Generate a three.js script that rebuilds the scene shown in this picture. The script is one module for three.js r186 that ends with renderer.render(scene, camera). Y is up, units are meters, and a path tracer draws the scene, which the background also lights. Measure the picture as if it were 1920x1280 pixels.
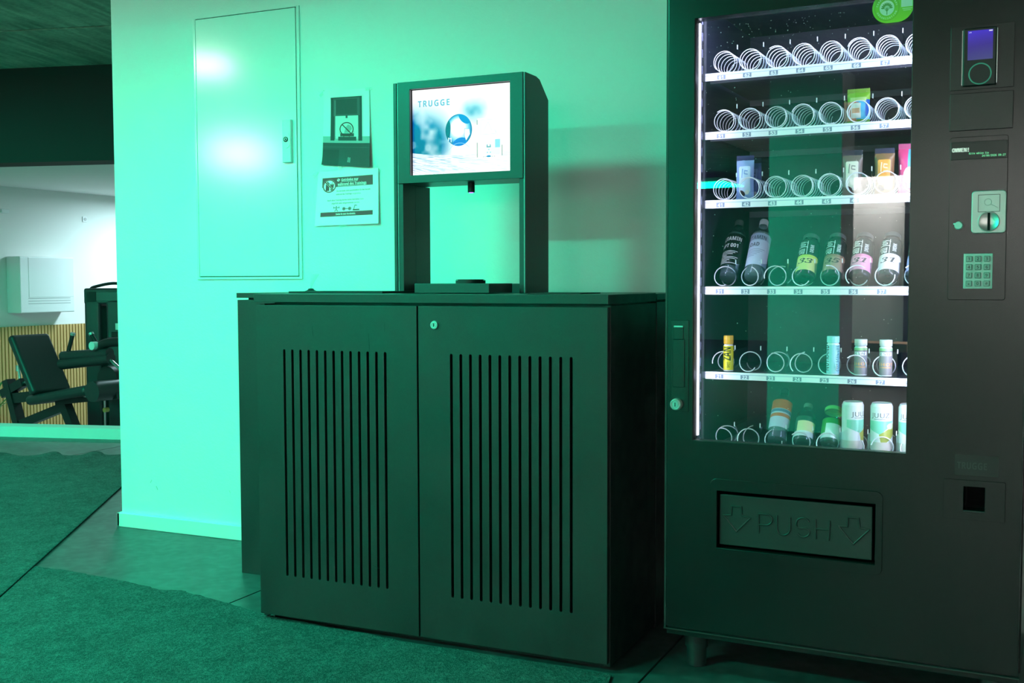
import * as THREE from 'three';
import { RoundedBoxGeometry } from 'three/addons/geometries/RoundedBoxGeometry.js';
import { mergeGeometries } from 'three/addons/utils/BufferGeometryUtils.js';
import { RectAreaLightUniformsLib } from 'three/addons/lights/RectAreaLightUniformsLib.js';

// ------------------------------------------------------------------ camera, exposure
const scene = new THREE.Scene();
scene.background = new THREE.Color(0x000000);
RectAreaLightUniformsLib.init();
const FPX = 2067.93, YAW = 0.4302, PITCH = 0.0545, ROLL = -0.003, EYE = 1.1;
const camera = new THREE.PerspectiveCamera(2 * Math.atan(640 / FPX) * 180 / Math.PI, 1.5, 0.05, 60);
camera.rotation.order = 'YXZ';
camera.position.set(0, EYE, 0);
camera.rotation.set(-PITCH, YAW, ROLL);
camera.updateMatrixWorld(true);
const renderer = new THREE.WebGLRenderer({ antialias: true });
renderer.toneMapping = THREE.LinearToneMapping;
renderer.toneMappingExposure = 1.0;
renderer.shadowMap.enabled = true;

// light settings (used by the lamp builders further down): [x, y, z, width, depth, radiance, colour]
const GREEN = new THREE.Color().setRGB(0.0, 1.0, 0.54);
const WHITE = new THREE.Color().setRGB(1.0, 0.98, 0.96);
const COOL = new THREE.Color().setRGB(0.62, 0.93, 1.0);
const LAMPS = {
  green: [[-2.8, 2.36, -2.14, 1.0, 0.28, 81], [-3.25, 2.56, 0.3, 1.3, 0.28, 185], [-5.5, 2.56, 10.4, 0.9, 1.0, 17], [-6.5, 2.5, -3.1, 1.3, 0.28, 165], [-7.95, 2.5, 8.7, 3.7, 0.16, 330]],
  white: [[0.1, 2.5, 6.7, 5.6, 0.16, 130]],
  flood: [[-4.80, 2.5, -1.76, 0.3, 0.12, 30], [-7.55, 2.46, 2.05, 0.5, 0.2, 55]],
  back: [[-8.1, 2.02, -9.7, 1.0, 0.35, 78]],
};

// ------------------------------------------------------------------ helpers
let seed = 7;
const rnd = () => { seed = (seed * 1664525 + 1013904223) >>> 0; return seed / 4294967296; };
const V3 = (x, y, z) => new THREE.Vector3(x, y, z);
const Q = camera.quaternion;
function ray(px, py) { return V3((px - 960) / FPX, (640 - py) / FPX, -1).applyQuaternion(Q); }
function onPlane(px, py, o, n) { const d = ray(px, py), c = camera.position; const t = V3().copy(o).sub(c).dot(n) / d.dot(n); return d.multiplyScalar(t).add(c); }
const onZ = (px, py, z) => onPlane(px, py, V3(0, 0, z), V3(0, 0, 1));
const onX = (px, py, x) => onPlane(px, py, V3(x, 0, 0), V3(1, 0, 0));
const onY = (px, py, y = 0) => onPlane(px, py, V3(0, y, 0), V3(0, 1, 0));
const used = {};
function numbered(n) { used[n] = (used[n] ?? -1) + 1; return used[n] ? n + '_' + String(used[n]).padStart(3, '0') : n; }
function shadows(m) { m.castShadow = true; m.receiveShadow = true; return m; }
function part(name, geo, m, parent, label) {
  const g = Array.isArray(geo) ? merge(geo) : geo;
  const o = shadows(new THREE.Mesh(g, m)); o.name = name; parent.add(o);
  if (label) o.userData.label = label;
  return o;
}
function merge(list) { return mergeGeometries(list.map((g) => { const q = g.index ? g.toNonIndexed() : g.clone(); for (const k of Object.keys(q.attributes)) if (!['position', 'normal', 'uv'].includes(k)) q.deleteAttribute(k); return q; })); }
function tag(o, label, category, group) { o.userData.label = label; o.userData.category = category; if (group) o.userData.group = group; return o; }
function thing(name, label, category, pos = [0, 0, 0], turn = 0, group) {
  const o = new THREE.Group(); o.name = numbered(name); o.position.set(...pos); o.rotation.y = turn; scene.add(o);
  return tag(o, label, category, group);
}
function struct(name, geo, m, label) { const o = part(name, geo, m, scene); o.userData.kind = 'structure'; if (label) o.userData.label = label; return o; }
function bx(x0, x1, y0, y1, z0, z1, r = 0) {
  const w = Math.abs(x1 - x0), h = Math.abs(y1 - y0), d = Math.abs(z1 - z0);
  const g = r ? new RoundedBoxGeometry(w, h, d, 2, Math.min(r, w / 2.01, h / 2.01, d / 2.01)) : new THREE.BoxGeometry(w, h, d);
  return g.translate((x0 + x1) / 2, (y0 + y1) / 2, (z0 + z1) / 2);
}
// box with texture coordinates in metres (dominant axis)
function metricUV(g) {
  const p = g.attributes.position, n = g.attributes.normal, uv = new Float32Array(p.count * 2);
  for (let i = 0; i < p.count; i++) {
    const ax = Math.abs(n.getX(i)), ay = Math.abs(n.getY(i)), az = Math.abs(n.getZ(i));
    let u, v;
    if (ay >= ax && ay >= az) { u = p.getX(i); v = p.getZ(i); } else if (ax >= az) { u = p.getZ(i); v = p.getY(i); } else { u = p.getX(i); v = p.getY(i); }
    uv[2 * i] = u; uv[2 * i + 1] = v;
  }
  g.setAttribute('uv', new THREE.BufferAttribute(uv, 2)); return g;
}
const cyl = (r0, r1, h, seg = 24) => new THREE.CylinderGeometry(r0, r1, h, seg);
function tube(points, r, seg = 0, rad = 6, closed = false, tension = 0.5) {
  const c = new THREE.CatmullRomCurve3(points.map((p) => (p.isVector3 ? p : V3(...p))), closed, 'catmullrom', tension);
  return new THREE.TubeGeometry(c, seg || points.length * 4, r, rad, closed);
}
function bar(a, b, w, h) { // rectangular bar from a to b
  const A = V3(...a), B = V3(...b), L = A.distanceTo(B); const g = new THREE.BoxGeometry(w, L, h);
  const q = new THREE.Quaternion().setFromUnitVectors(V3(0, 1, 0), B.clone().sub(A).normalize());
  return g.applyQuaternion(q).translate((A.x + B.x) / 2, (A.y + B.y) / 2, (A.z + B.z) / 2);
}
function rod(a, b, r, seg = 10) {
  const A = V3(...a), B = V3(...b), L = A.distanceTo(B); const g = new THREE.CylinderGeometry(r, r, L, seg);
  const q = new THREE.Quaternion().setFromUnitVectors(V3(0, 1, 0), B.clone().sub(A).normalize());
  return g.applyQuaternion(q).translate((A.x + B.x) / 2, (A.y + B.y) / 2, (A.z + B.z) / 2);
}
function rrect(s, x, y, w, h, r) {
  s.moveTo(x + r, y); s.lineTo(x + w - r, y); s.absarc(x + w - r, y + r, r, -Math.PI / 2, 0); s.lineTo(x + w, y + h - r); s.absarc(x + w - r, y + h - r, r, 0, Math.PI / 2);
  s.lineTo(x + r, y + h); s.absarc(x + r, y + h - r, r, Math.PI / 2, Math.PI); s.lineTo(x, y + r); s.absarc(x + r, y + r, r, Math.PI, Math.PI * 1.5); return s;
}
function extr(shape, depth, bevel = 0, cs = 8) { return new THREE.ExtrudeGeometry(shape, { depth: depth - 2 * bevel, bevelEnabled: bevel > 0, bevelThickness: bevel, bevelSize: bevel, bevelOffset: -bevel, bevelSegments: 2, curveSegments: cs }).translate(0, 0, bevel); }
function lathe(pts, seg = 28) { return new THREE.LatheGeometry(pts.map((q) => new THREE.Vector2(...q)), seg); }
function poly(pts) { const s = new THREE.Shape(); pts.forEach((p, i) => (i ? s.lineTo(p[0], p[1]) : s.moveTo(p[0], p[1]))); s.closePath(); return s; }

// ------------------------------------------------------------------ textures and materials
function canvasTex(w, h, draw, srgb = true) {
  const c = document.createElement('canvas'); c.width = w; c.height = h; draw(c.getContext('2d'), w, h);
  const t = new THREE.CanvasTexture(c); if (srgb) t.colorSpace = THREE.SRGBColorSpace; t.anisotropy = 8; return t;
}
function noiseTex(n, f, srgb = true) { // f(u,v,hash) -> [r,g,b] 0..1
  const d = new Uint8Array(n * n * 4);
  for (let j = 0; j < n; j++) for (let i = 0; i < n; i++) { const c = f(i, j); const k = 4 * (j * n + i); d[k] = 255 * c[0]; d[k + 1] = 255 * c[1]; d[k + 2] = 255 * c[2]; d[k + 3] = 255; }
  const t = new THREE.DataTexture(d, n, n); t.wrapS = t.wrapT = THREE.RepeatWrapping; t.magFilter = THREE.LinearFilter; t.minFilter = THREE.LinearMipmapLinearFilter; t.generateMipmaps = true;
  if (srgb) t.colorSpace = THREE.SRGBColorSpace; t.needsUpdate = true; return t;
}
function lattice(n) { const a = new Float32Array(n * n); for (let i = 0; i < a.length; i++) a[i] = rnd(); return (x, y) => { // tileable value noise on n cells
  const xi = Math.floor(x), yi = Math.floor(y), fx = x - xi, fy = y - yi, u = fx * fx * (3 - 2 * fx), v = fy * fy * (3 - 2 * fy), m = (i, j) => a[((j % n + n) % n) * n + ((i % n + n) % n)];
  return (m(xi, yi) * (1 - u) + m(xi + 1, yi) * u) * (1 - v) + (m(xi, yi + 1) * (1 - u) + m(xi + 1, yi + 1) * u) * v; }; }
const L8 = lattice(8), L32 = lattice(32), L128 = lattice(128), L64 = lattice(64);
const mat = (r, g, b, rough = 0.6, metal = 0, extra = {}) => new THREE.MeshStandardMaterial({ color: new THREE.Color().setRGB(r, g, b), roughness: rough, metalness: metal, ...extra });
const phys = (o) => new THREE.MeshPhysicalMaterial(o);
function rep(t, sx, sy = sx) { const c = t.clone(); c.repeat.set(sx, sy); c.needsUpdate = true; return c; }

const N = 512;
const carpetMap = noiseTex(N, (i, j) => { const f = 0.5 * rnd() + 0.35 * L128(i / 4, j / 4) + 0.15 * L32(i / 16, j / 16); const v = 0.262 + 0.37 * (f - 0.5) + 0.05 * (L8(i / 64, j / 64) - 0.5); return [v * 0.98, v, v]; });
const carpetBump = noiseTex(N, (i, j) => { const v = 0.6 * rnd() + 0.4 * L128(i / 4, j / 4); return [v, v, v]; }, false);
const floorMap = noiseTex(N, (i, j) => { const v = 0.30 + 0.05 * (rnd() - 0.5) + 0.08 * (L32(i / 16, j / 16) - 0.5) + 0.06 * (L8(i / 64, j / 64) - 0.5); return [v, v, v * 1.01]; });
const concreteMap = noiseTex(N, (i, j) => {
  const st = L64(i / 8, j / 60), cl = L8(i / 64, j / 64), f = L128(i / 4, j / 4);
  let v = 0.6 + 0.16 * (st - 0.5) + 0.18 * (cl - 0.5) + 0.08 * (f - 0.5) + 0.05 * (rnd() - 0.5);
  return [v, v * 0.99, v * 0.93];
});
const wallBump = noiseTex(N, (i, j) => { const v = 0.5 * L128(i / 4, j / 4) + 0.3 * L64(i / 8, j / 8) + 0.2 * rnd(); return [v, v, v]; }, false);
const laminate = noiseTex(N, (i, j) => { const s = L64(i / 8, j / 128); const v = 0.165 + 0.006 * (s - 0.5) + 0.022 * (rnd() - 0.5) + 0.018 * (L8(i / 64, j / 64) - 0.5); return [v, v, v * 1.01]; });
const laminateRough = noiseTex(N, (i, j) => { const v = 0.42 + 0.12 * (L8(i / 64, j / 64) - 0.5) + 0.1 * (L32(i / 16, j / 16) - 0.5) + 0.04 * (rnd() - 0.5); return [v, v, v]; }, false);
const powder = noiseTex(256, () => { const v = rnd(); return [v, v, v]; }, false);
const woodMap = noiseTex(256, (i, j) => { const v = 0.5 + 0.5 * L64(i / 3, j / 40), w = 0.78 + 0.14 * (v - 0.6) + 0.03 * rnd(); return [w, w * 0.80, w * 0.52]; });

const M = {
  wall: mat(0.84, 0.84, 0.83, 0.75, 0, { bumpMap: rep(wallBump, 2.2), bumpScale: 0.0006 }),
  wallDark: mat(0.011, 0.011, 0.012, 0.8),
  wallFar: mat(0.80, 0.79, 0.77, 0.8),
  paint: mat(0.82, 0.82, 0.81, 0.15),
  trim: mat(0.80, 0.80, 0.79, 0.4),
  floor: mat(1, 1, 1, 0.42, 0, { map: rep(floorMap, 1.3) }),
  joint: mat(0.01, 0.01, 0.01, 0.9),
  carpet: mat(1, 1, 1, 0.95, 0, { map: rep(carpetMap, 1.2), bumpMap: rep(carpetBump, 1.2), bumpScale: 0.006 }),
  concrete: mat(1, 1, 1, 0.9, 0, { map: rep(concreteMap, 0.55), bumpMap: rep(concreteMap, 0.55), bumpScale: 0.006 }),
  lam: mat(1, 1, 1, 1, 0, { map: rep(laminate, 0.9), roughnessMap: rep(laminateRough, 0.9) }),
  lamEdge: mat(0.05, 0.05, 0.05, 0.4),
  black: mat(0.008, 0.008, 0.009, 0.6),
  voidBlack: mat(0.002, 0.002, 0.002, 0.95),
  tower: mat(0.028, 0.028, 0.03, 0.4),
  vend: mat(0.010, 0.010, 0.0105, 0.24, 0, { bumpMap: rep(powder, 9), bumpScale: 0.00004 }),
  flap: mat(0.032, 0.034, 0.035, 0.27),
  vendIn: mat(0.03, 0.032, 0.06, 0.5),
  vendTray: mat(0.16, 0.165, 0.2, 0.4, 0.3),
  white: mat(0.85, 0.85, 0.86, 0.45),
  coil: mat(0.86, 0.87, 0.9, 0.3, 0.35),
  steel: mat(0.62, 0.62, 0.62, 0.28, 1),
  brushed: mat(0.55, 0.56, 0.56, 0.45, 0.7),
  rubber: mat(0.015, 0.015, 0.016, 0.7),
  pad: mat(0.03, 0.032, 0.036, 0.42),
  gym: mat(0.02, 0.021, 0.023, 0.4, 0.2),
  wood: mat(1, 1, 1, 0.6, 0, { map: rep(woodMap, 3, 1) }),
  felt: mat(0.02, 0.018, 0.016, 0.95),
  glass: phys({ color: 0xffffff, roughness: 0.0, metalness: 0, transmission: 1, thickness: 0, ior: 1.45 }),
  clear: phys({ color: 0xf4f8ff, roughness: 0.03, transmission: 1, thickness: 0, ior: 1.45 }),
  bottle: phys({ color: 0xe8f0f4, roughness: 0.05, transmission: 1, thickness: 0, ior: 1.5 }),
  tape: phys({ color: 0xffffff, roughness: 0.12, transmission: 0.85, thickness: 0, ior: 1.5 }),
  film: phys({ color: 0xf4ffff, roughness: 0.25, transmission: 0.8, thickness: 0, ior: 1.45 }),
  led: new THREE.MeshStandardMaterial({ color: 0xffffff, emissive: new THREE.Color(0.86, 0.88, 1.0), emissiveIntensity: 3 }),
};
function printMat(t, rough = 0.5, extra = {}) { return new THREE.MeshStandardMaterial({ map: t, roughness: rough, ...extra }); }

// ------------------------------------------------------------------ the setting
const ZW = -3.7524, HC = 2.6, XL = -3.664;
// main wall (thick block; the corridor passes its left end)
struct('wall_back', metricUV(bx(XL, 3.1, 0, HC, ZW, -7.6)), M.wall, 'plain white plaster wall behind the black cabinets');
struct('baseboard_back', [bx(XL - 0.018, 3.1, 0, 0.064, ZW, ZW + 0.016, 0.004), bx(XL - 0.018, XL, 0, 0.064, ZW + 0.016, -7.6, 0.004)], M.trim, 'white baseboard along the white wall');

// floor of 1.5 m wide sheets with open joints
{
  const far = (x) => Math.max(-6.6, -5.69 - (x + 6.62) * Math.tan(14 * Math.PI / 180)); // ends at the curb
  const slab = (x0, x1, y0, y1) => { const g = new THREE.ExtrudeGeometry(poly([[x0, -14.2], [x1, -14.2], [x1, -far(x1)], [x0, -far(x0)]]), { depth: y1 - y0, bevelEnabled: false }).rotateX(-Math.PI / 2).translate(0, y0, 0); return g; };
  const fl = struct('floor', slab(-10.2, 3.2, -0.5, -0.006), M.joint, 'dark rubber floor laid in wide sheets');
  const X = [-10.2, -8.5, -5.47, -2.44, -0.925, 0.59, 2.1, 3.2];
  for (let i = 0; i + 1 < X.length; i++) part('floor_sheet', slab(X[i] + 0.0035, X[i + 1] - 0.0035, -0.006, 0), M.floor, fl);
}
// opening wall towards the back room: dark lintel, curb
const A0 = 14 * Math.PI / 180, OP = new THREE.Group(); // helper frame only
OP.position.set(-6.62, 0, -5.61); OP.rotation.y = A0; OP.updateMatrixWorld(true);
function inOpening(g) { return g.applyMatrix4(OP.matrixWorld); }
const opN = V3(Math.sin(A0), 0, Math.cos(A0));
struct('wall_left_lintel', inOpening(bx(-3.6, 3.4, 1.945, HC + 0.25, 0, -0.25)), M.wallDark, 'black painted lintel above the opening to the training room');
struct('trim_1', inOpening(bx(-3.6, 3.4, -0.4, 0.075, 0, -0.16)), mat(0.62, 0.62, 0.61, 0.5), 'white curb at the foot of the opening');
struct('wall_left_pier', inOpening(bx(-3.6, -2.2, 0.075, 1.945, 0, -0.25)), M.wallFar, 'white pier beside the opening');
// concrete ceiling: boards cast with open joints, parallel to the lintel
{
  const cl = struct('ceiling', bx(-10.2, 3.2, HC + 0.12, HC + 0.3, -7.7, 14.2), M.concrete, 'raw concrete ceiling with board joints');
  const cuts = [];
  for (let k = 0; k < 15; k++) cuts.push(0.005 + k * 1.02);
  for (let k = 0; k + 1 < cuts.length; k++) { const g = metricUV(bx(-6.5, 12.5, HC + (k % 2 ? 0.003 : 0.0), HC + 0.13, cuts[k] + (k ? 0.022 : -0.02), cuts[k + 1])); part('ceiling_board', inOpening(g), M.concrete, cl); }
}
// back room (lower floor)
const XB = -9.35, YB = -0.47, HB = 2.075;
struct('wall_left', metricUV(bx(XB, XB - 0.2, YB, HC, -5.0, -13)), M.wallFar, 'white wall of the lower training room');
struct('floor_back_room', bx(XB - 0.2, -3.4, YB - 0.1, YB, -5.2, -13), mat(0.3, 0.31, 0.32, 0.5), 'grey floor of the lower training room');
struct('ceiling_back_room', bx(XB - 0.2, -3.4, HB, HB + 0.1, -5.95, -13), M.wallFar, 'white ceiling of the lower training room');
struct('wall_back_room_end', bx(XB - 0.2, -3.4, YB, HC, -13, -13.2), M.wallFar, 'white end wall of the lower training room');
struct('wall_back_room_right', bx(XL + 0.1, XL + 0.3, YB - 0.1, HC, -7.6, -13), M.wallFar, 'white side wall of the lower training room');
// slat panelling: each slat a piece
{
  const base = struct('wall_left_panelling', bx(XB, XB + 0.008, YB, 0.652, -6.9, -11.0), M.felt, 'wooden slat panelling along the training room wall');
  const slatG = new THREE.BoxGeometry(0.018, 0.652 - YB, 0.027);
  for (let k = 0; k < 97; k++) { const s = part('slat', slatG, M.wood, base); s.position.set(XB + 0.017, (0.652 + YB) / 2, -6.93 - k * 0.042); }
}
// the hall behind the camera, which the cabinet glass mirrors
struct('wall_right', bx(3.1, 3.3, 0, HC + 0.12, -3.8, 14.2), M.wallFar, 'white wall on the right of the hall');
struct('wall_rear', bx(-3.0, 3.1, 0, HC + 0.12, 7.0, 7.2), M.wallFar, 'white wall across the hall');
struct('wall_rear_side', bx(-3.0, -2.86, 0, HC + 0.12, 7.2, 14.2), M.wallFar, 'dim side wall of the far training area');
struct('wall_far', bx(-10.2, -2.9, 0, HC + 0.12, 14.0, 14.2), M.wallFar, 'dim far wall of the training area');
struct('wall_left_hall', bx(-10.2, -9.9, 0, HC + 0.12, -5.6, 14.2), M.wallFar, 'dim left wall of the hall');
struct('column', bx(-2.09, -1.57, 0, HC + 0.12, 2.1, 2.5), M.wall, 'white plaster pillar across the hall');
struct('wall_far_partition', bx(-9.9, -6.0, 0, HC + 0.12, 9.0, 9.15), M.wallFar, 'white partition wall across the far training area');
struct('soffit_far', bx(-9.9, -6.0, 2.2, HC + 0.12, 8.2, 8.3), M.wallFar, 'hanging ceiling strip hiding the green cove light');
struct('soffit', bx(-3.0, 3.1, 2.2, HC + 0.12, 6.2, 6.3), M.wallFar, 'hanging ceiling strip hiding the cove light across the hall');
{
  const d = struct('door_1', bx(-1.97, -1.17, 0.0, 2.0, 6.93, 7.0), M.black, 'black door in the white wall across the hall');
  part('door_handle', [rod([-1.25, 1.05, 6.93], [-1.25, 1.05, 6.88], 0.01), rod([-1.25, 1.05, 6.88], [-1.38, 1.05, 6.88], 0.01)], M.steel, d);
}

// ------------------------------------------------------------------ lamps (outside the frame)
function lamp(label, c, [x, y, z, w, d, L]) {
  const t = thing('ceiling_lamp', label, 'ceiling lamp', [x, y, z]);
  part('housing', bx(-w / 2 - 0.015, w / 2 + 0.015, 0.012, 0.06, -d / 2 - 0.015, d / 2 + 0.015), M.white, t);
  part('diffuser', bx(-w / 2, w / 2, 0.0, 0.012, -d / 2, d / 2), new THREE.MeshStandardMaterial({ color: 0xffffff, emissive: c, emissiveIntensity: Math.min(6, L) }), t);
  const l = new THREE.RectAreaLight(c, L, w, d); l.position.set(0, -0.006, 0); l.rotation.x = -Math.PI / 2; l.castShadow = true; t.add(l);
  for (const s of [-1, 1]) part('rod', rod([s * w / 3, 0.06, 0], [s * w / 3, HC - y + 0.1, 0], 0.004), M.steel, t);
}
lamp('green linear ceiling lamp in front of the white wall', GREEN, LAMPS.green[0]);
lamp('green linear ceiling lamp in front of the pillar', GREEN, LAMPS.green[1]);
lamp('green square ceiling lamp over the far training area', GREEN, LAMPS.green[2]);
lamp('green linear ceiling lamp at the corner of the corridor', GREEN, LAMPS.green[3]);
lamp('long green cove lamp by the far partition wall', GREEN, LAMPS.green[4]);
lamp('long white cove lamp by the wall across the hall', WHITE, LAMPS.white[0]);
function flood(label, c, [x, y, z, w, h, L], aim) { // tilted floodlight under the ceiling
  const t = thing('floodlight', label, 'floodlight', [x, y, z]);
  const hd = new THREE.Group(); hd.name = 'head'; t.add(hd); hd.lookAt(...aim); // +z faces the aim
  part('head_housing', bx(-w / 2 - 0.012, w / 2 + 0.012, -h / 2 - 0.012, h / 2 + 0.012, -0.05, -0.004), M.black, hd);
  part('lens', bx(-w / 2, w / 2, -h / 2, h / 2, -0.004, 0), new THREE.MeshStandardMaterial({ color: 0xffffff, emissive: c, emissiveIntensity: 10 }), hd);
  const l = new THREE.RectAreaLight(c, L, w, h); l.position.set(0, 0, 0.006); l.rotation.y = Math.PI; l.castShadow = true; hd.add(l);
  part('stem', rod([0, 0.02, 0], [0, HC - y, 0], 0.012), M.black, t);
}
flood('short white floodlight aimed at the wall cabinet', WHITE, LAMPS.flood[0], [-3.1, 1.2, -3.75]);
flood('long white floodlight over the left aisle', WHITE, LAMPS.flood[1], [-2.9, 0.6, -3.75]);
lamp('cool white ceiling lamp in the lower training room', COOL, LAMPS.back[0]);
{
  const b = thing('wooden_bench', 'wooden bench against the white wall across the hall', 'bench', [-2.15, 0, 6.1]);
  part('seat', bx(-0.4, 0.4, 0.36, 0.45, -0.2, 0.2, 0.01), mat(0.35, 0.2, 0.1, 0.5), b);
  for (const s of [-1, 1]) part('leg', bx(s * 0.33 - 0.03, s * 0.33 + 0.03, 0, 0.36, -0.17, 0.17), M.black, b);
}

// ------------------------------------------------------------------ carpets
function fl2(px, py) { const p = onY(px, py, 0.008); return [p.x, -p.z]; } // shape plane: (x, -z)
function flat(pts, h) { return new THREE.ExtrudeGeometry(poly(pts), { depth: h, bevelEnabled: false }).rotateX(-Math.PI / 2); }
function jag(pts, amp, step) { const out = []; for (let i = 0; i + 1 < pts.length; i++) { const a = pts[i], b = pts[i + 1], L = Math.hypot(b[0] - a[0], b[1] - a[1]), n = Math.max(1, Math.round(L / step)); for (let k = 0; k < n; k++) { const t = k / n, j = k ? amp * (rnd() - 0.5) : 0; out.push([a[0] + (b[0] - a[0]) * t + j, a[1] + (b[1] - a[1]) * t + j]); } } out.push(pts[pts.length - 1]); return out; }
{
  const edge = [[72, 1062], [120, 1068], [180, 1079], [240, 1090], [300, 1105], [340, 1106], [400, 1123], [455, 1139], [500, 1152], [600, 1172], [700, 1190], [780, 1207], [820, 1212], [880, 1220], [930, 1231], [1000, 1240], [1080, 1252], [1146, 1264]].map((p) => fl2(...p));
  const right = [[1140, 1282], [1118, 1330], [1090, 1420]].map((p) => fl2(...p));
  const sa = fl2(236, 906), sb = fl2(-2, 1121), seamX = (y) => sa[0] + (sb[0] - sa[0]) * (y - sa[1]) / (sb[1] - sa[1]) + 0.003;
  edge[0] = [seamX(edge[0][1]), edge[0][1]];
  const pts = [...jag(edge, 0.008, 0.02), ...jag(right, 0.006, 0.02), [-0.75, 1.2], [-0.75, -0.5], [seamX(-0.5), -0.5]];
  const m = part('carpet', flat(pts, 0.008), M.carpet, scene); tag(m, 'dark carpet with a ragged cut edge in front of the slotted cabinet', 'carpet');
}
{ // the second carpet: a grid whose far edge lifts in waves
  const a = fl2(236, 906), b = fl2(-2, 1121), dx = b[0] - a[0], dy = b[1] - a[1];
  const pts = [], uvs = [], idx = []; const NU = 120, NV = 40;
  const farL = fl2(-260, 852), farR = fl2(300, 850), nearL = [-6.6, -0.5], nearR = [-1.75, 0.55];
  const seamAt = (t) => [farR[0] + (nearR[0] - farR[0]) * t, 0];
  for (let j = 0; j <= NV; j++) for (let i = 0; i <= NU; i++) {
    const v = Math.pow(j / NV, 1.6), u = i / NU;
    const y = (farL[1] + (farR[1] - farL[1]) * u) * (1 - v) + nearL[1] * v; // shape y = -z
    const xs = a[0] + dx * (y - a[1]) / dy - 0.006;                         // the straight seam edge
    const xl = farL[0] * (1 - v) + nearL[0] * v;
    const x = xl + (xs - xl) * u;
    const lift = 0.017 * Math.max(0, Math.sin(u * 34 + 1.2 + Math.sin(u * 9))) * Math.exp(-v * 26) + 0.010;
    pts.push(x, lift, -y + 0.03 * Math.sin(u * 40) * Math.exp(-v * 30)); uvs.push(x, y);
  }
  for (let j = 0; j < NV; j++) for (let i = 0; i < NU; i++) { const k = j * (NU + 1) + i, w = NU + 1; idx.push(k, k + w, k + 1, k + 1, k + w, k + w + 1); }
  const g = new THREE.BufferGeometry(); g.setAttribute('position', new THREE.Float32BufferAttribute(pts, 3)); g.setAttribute('uv', new THREE.Float32BufferAttribute(uvs, 2)); g.setIndex(idx); g.computeVertexNormals();
  // underside, 6 mm below, joined along the rim
  const n0 = pts.length / 3; const lower = pts.slice(); for (let i = 1; i < lower.length; i += 3) lower[i] -= 0.006;
  const P = pts.concat(lower), U = uvs.concat(uvs), I = idx.slice(); for (let i = 0; i < idx.length; i += 3) I.push(idx[i] + n0, idx[i + 2] + n0, idx[i + 1] + n0);
  const rim = []; for (let i = 0; i < NU; i++) rim.push([i, i + 1], [NV * (NU + 1) + i + 1, NV * (NU + 1) + i]); for (let j = 0; j < NV; j++) rim.push([(j + 1) * (NU + 1), j * (NU + 1)], [j * (NU + 1) + NU, (j + 1) * (NU + 1) + NU]);
  for (const [p, q] of rim) I.push(p, q, q + n0, p, q + n0, p + n0);
  const G = new THREE.BufferGeometry(); G.setAttribute('position', new THREE.Float32BufferAttribute(P, 3)); G.setAttribute('uv', new THREE.Float32BufferAttribute(U, 2)); G.setIndex(I); G.computeVertexNormals();
  const m = new THREE.MeshStandardMaterial(); m.copy(M.carpet); m.side = THREE.DoubleSide;
  const o = part('carpet_001', G, m, scene); tag(o, 'large dark carpet with a wavy lifted edge reaching towards the training room', 'carpet');
}

// ------------------------------------------------------------------ electrical cabinet set into the wall
{
  const z = ZW, p = (x, y) => { const q = onZ(x, y, z); return [q.x, q.y]; };
  const [fx0, fy1] = p(363.5, 36), [fx1, fy0] = p(568.5, 523), [dx0, dy1] = p(368.5, 38.5), [dx1, dy0] = p(562, 517);
  const t = thing('electrical_cabinet', 'flush white metal cabinet door set into the wall above the baseboard', 'wall cabinet', [dx0, dy0, z]);
  const fr = new THREE.Shape(); fr.moveTo(fx0 - dx0, fy0 - dy0); fr.lineTo(fx1 - dx0, fy0 - dy0); fr.lineTo(fx1 - dx0, fy1 - dy0); fr.lineTo(fx0 - dx0, fy1 - dy0); fr.closePath();
  const W = dx1 - dx0, H = dy1 - dy0, h = new THREE.Path(); h.moveTo(-0.003, -0.003); h.lineTo(-0.003, H + 0.003); h.lineTo(W + 0.003, H + 0.003); h.lineTo(W + 0.003, -0.003); h.closePath(); fr.holes.push(h);
  part('frame', extr(fr, 0.007, 0.0015), M.paint, t);
  part('seal', bx(-0.004, W + 0.004, -0.004, H + 0.004, 0.0002, 0.001), mat(0.05, 0.05, 0.05, 0.9), t);
  const d = part('door', bx(0, W, 0, H, 0.001, 0.0085, 0.0015), M.paint, t);
  const l0 = p(535, 226), l1 = p(552, 305);
  const lx0 = l0[0] - dx0, lx1 = l1[0] - dx0, ly1 = l0[1] - dy0, ly0 = l1[1] - dy0;
  const lk = part('lock_plate', bx(lx0, lx1, ly0, ly1, 0.0085, 0.024, 0.003), M.trim, d);
  const cxl = (lx0 + lx1) / 2, cyl0 = (ly0 + ly1) / 2 + 0.002;
  part('lock_cover', cyl(0.021, 0.021, 0.003, 32).rotateX(Math.PI / 2).scale(0.95, 1.5, 1).translate(cxl, cyl0, 0.0245), M.trim, lk);
  part('lock_cylinder', cyl(0.0105, 0.0105, 0.004, 24).rotateX(Math.PI / 2).translate(cxl - 0.001, cyl0 + 0.004, 0.027), M.rubber, lk);
  part('lock_core', new THREE.TorusGeometry(0.0055, 0.0022, 6, 16).translate(cxl, cyl0 + 0.004, 0.0295), M.steel, lk);
}

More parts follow.
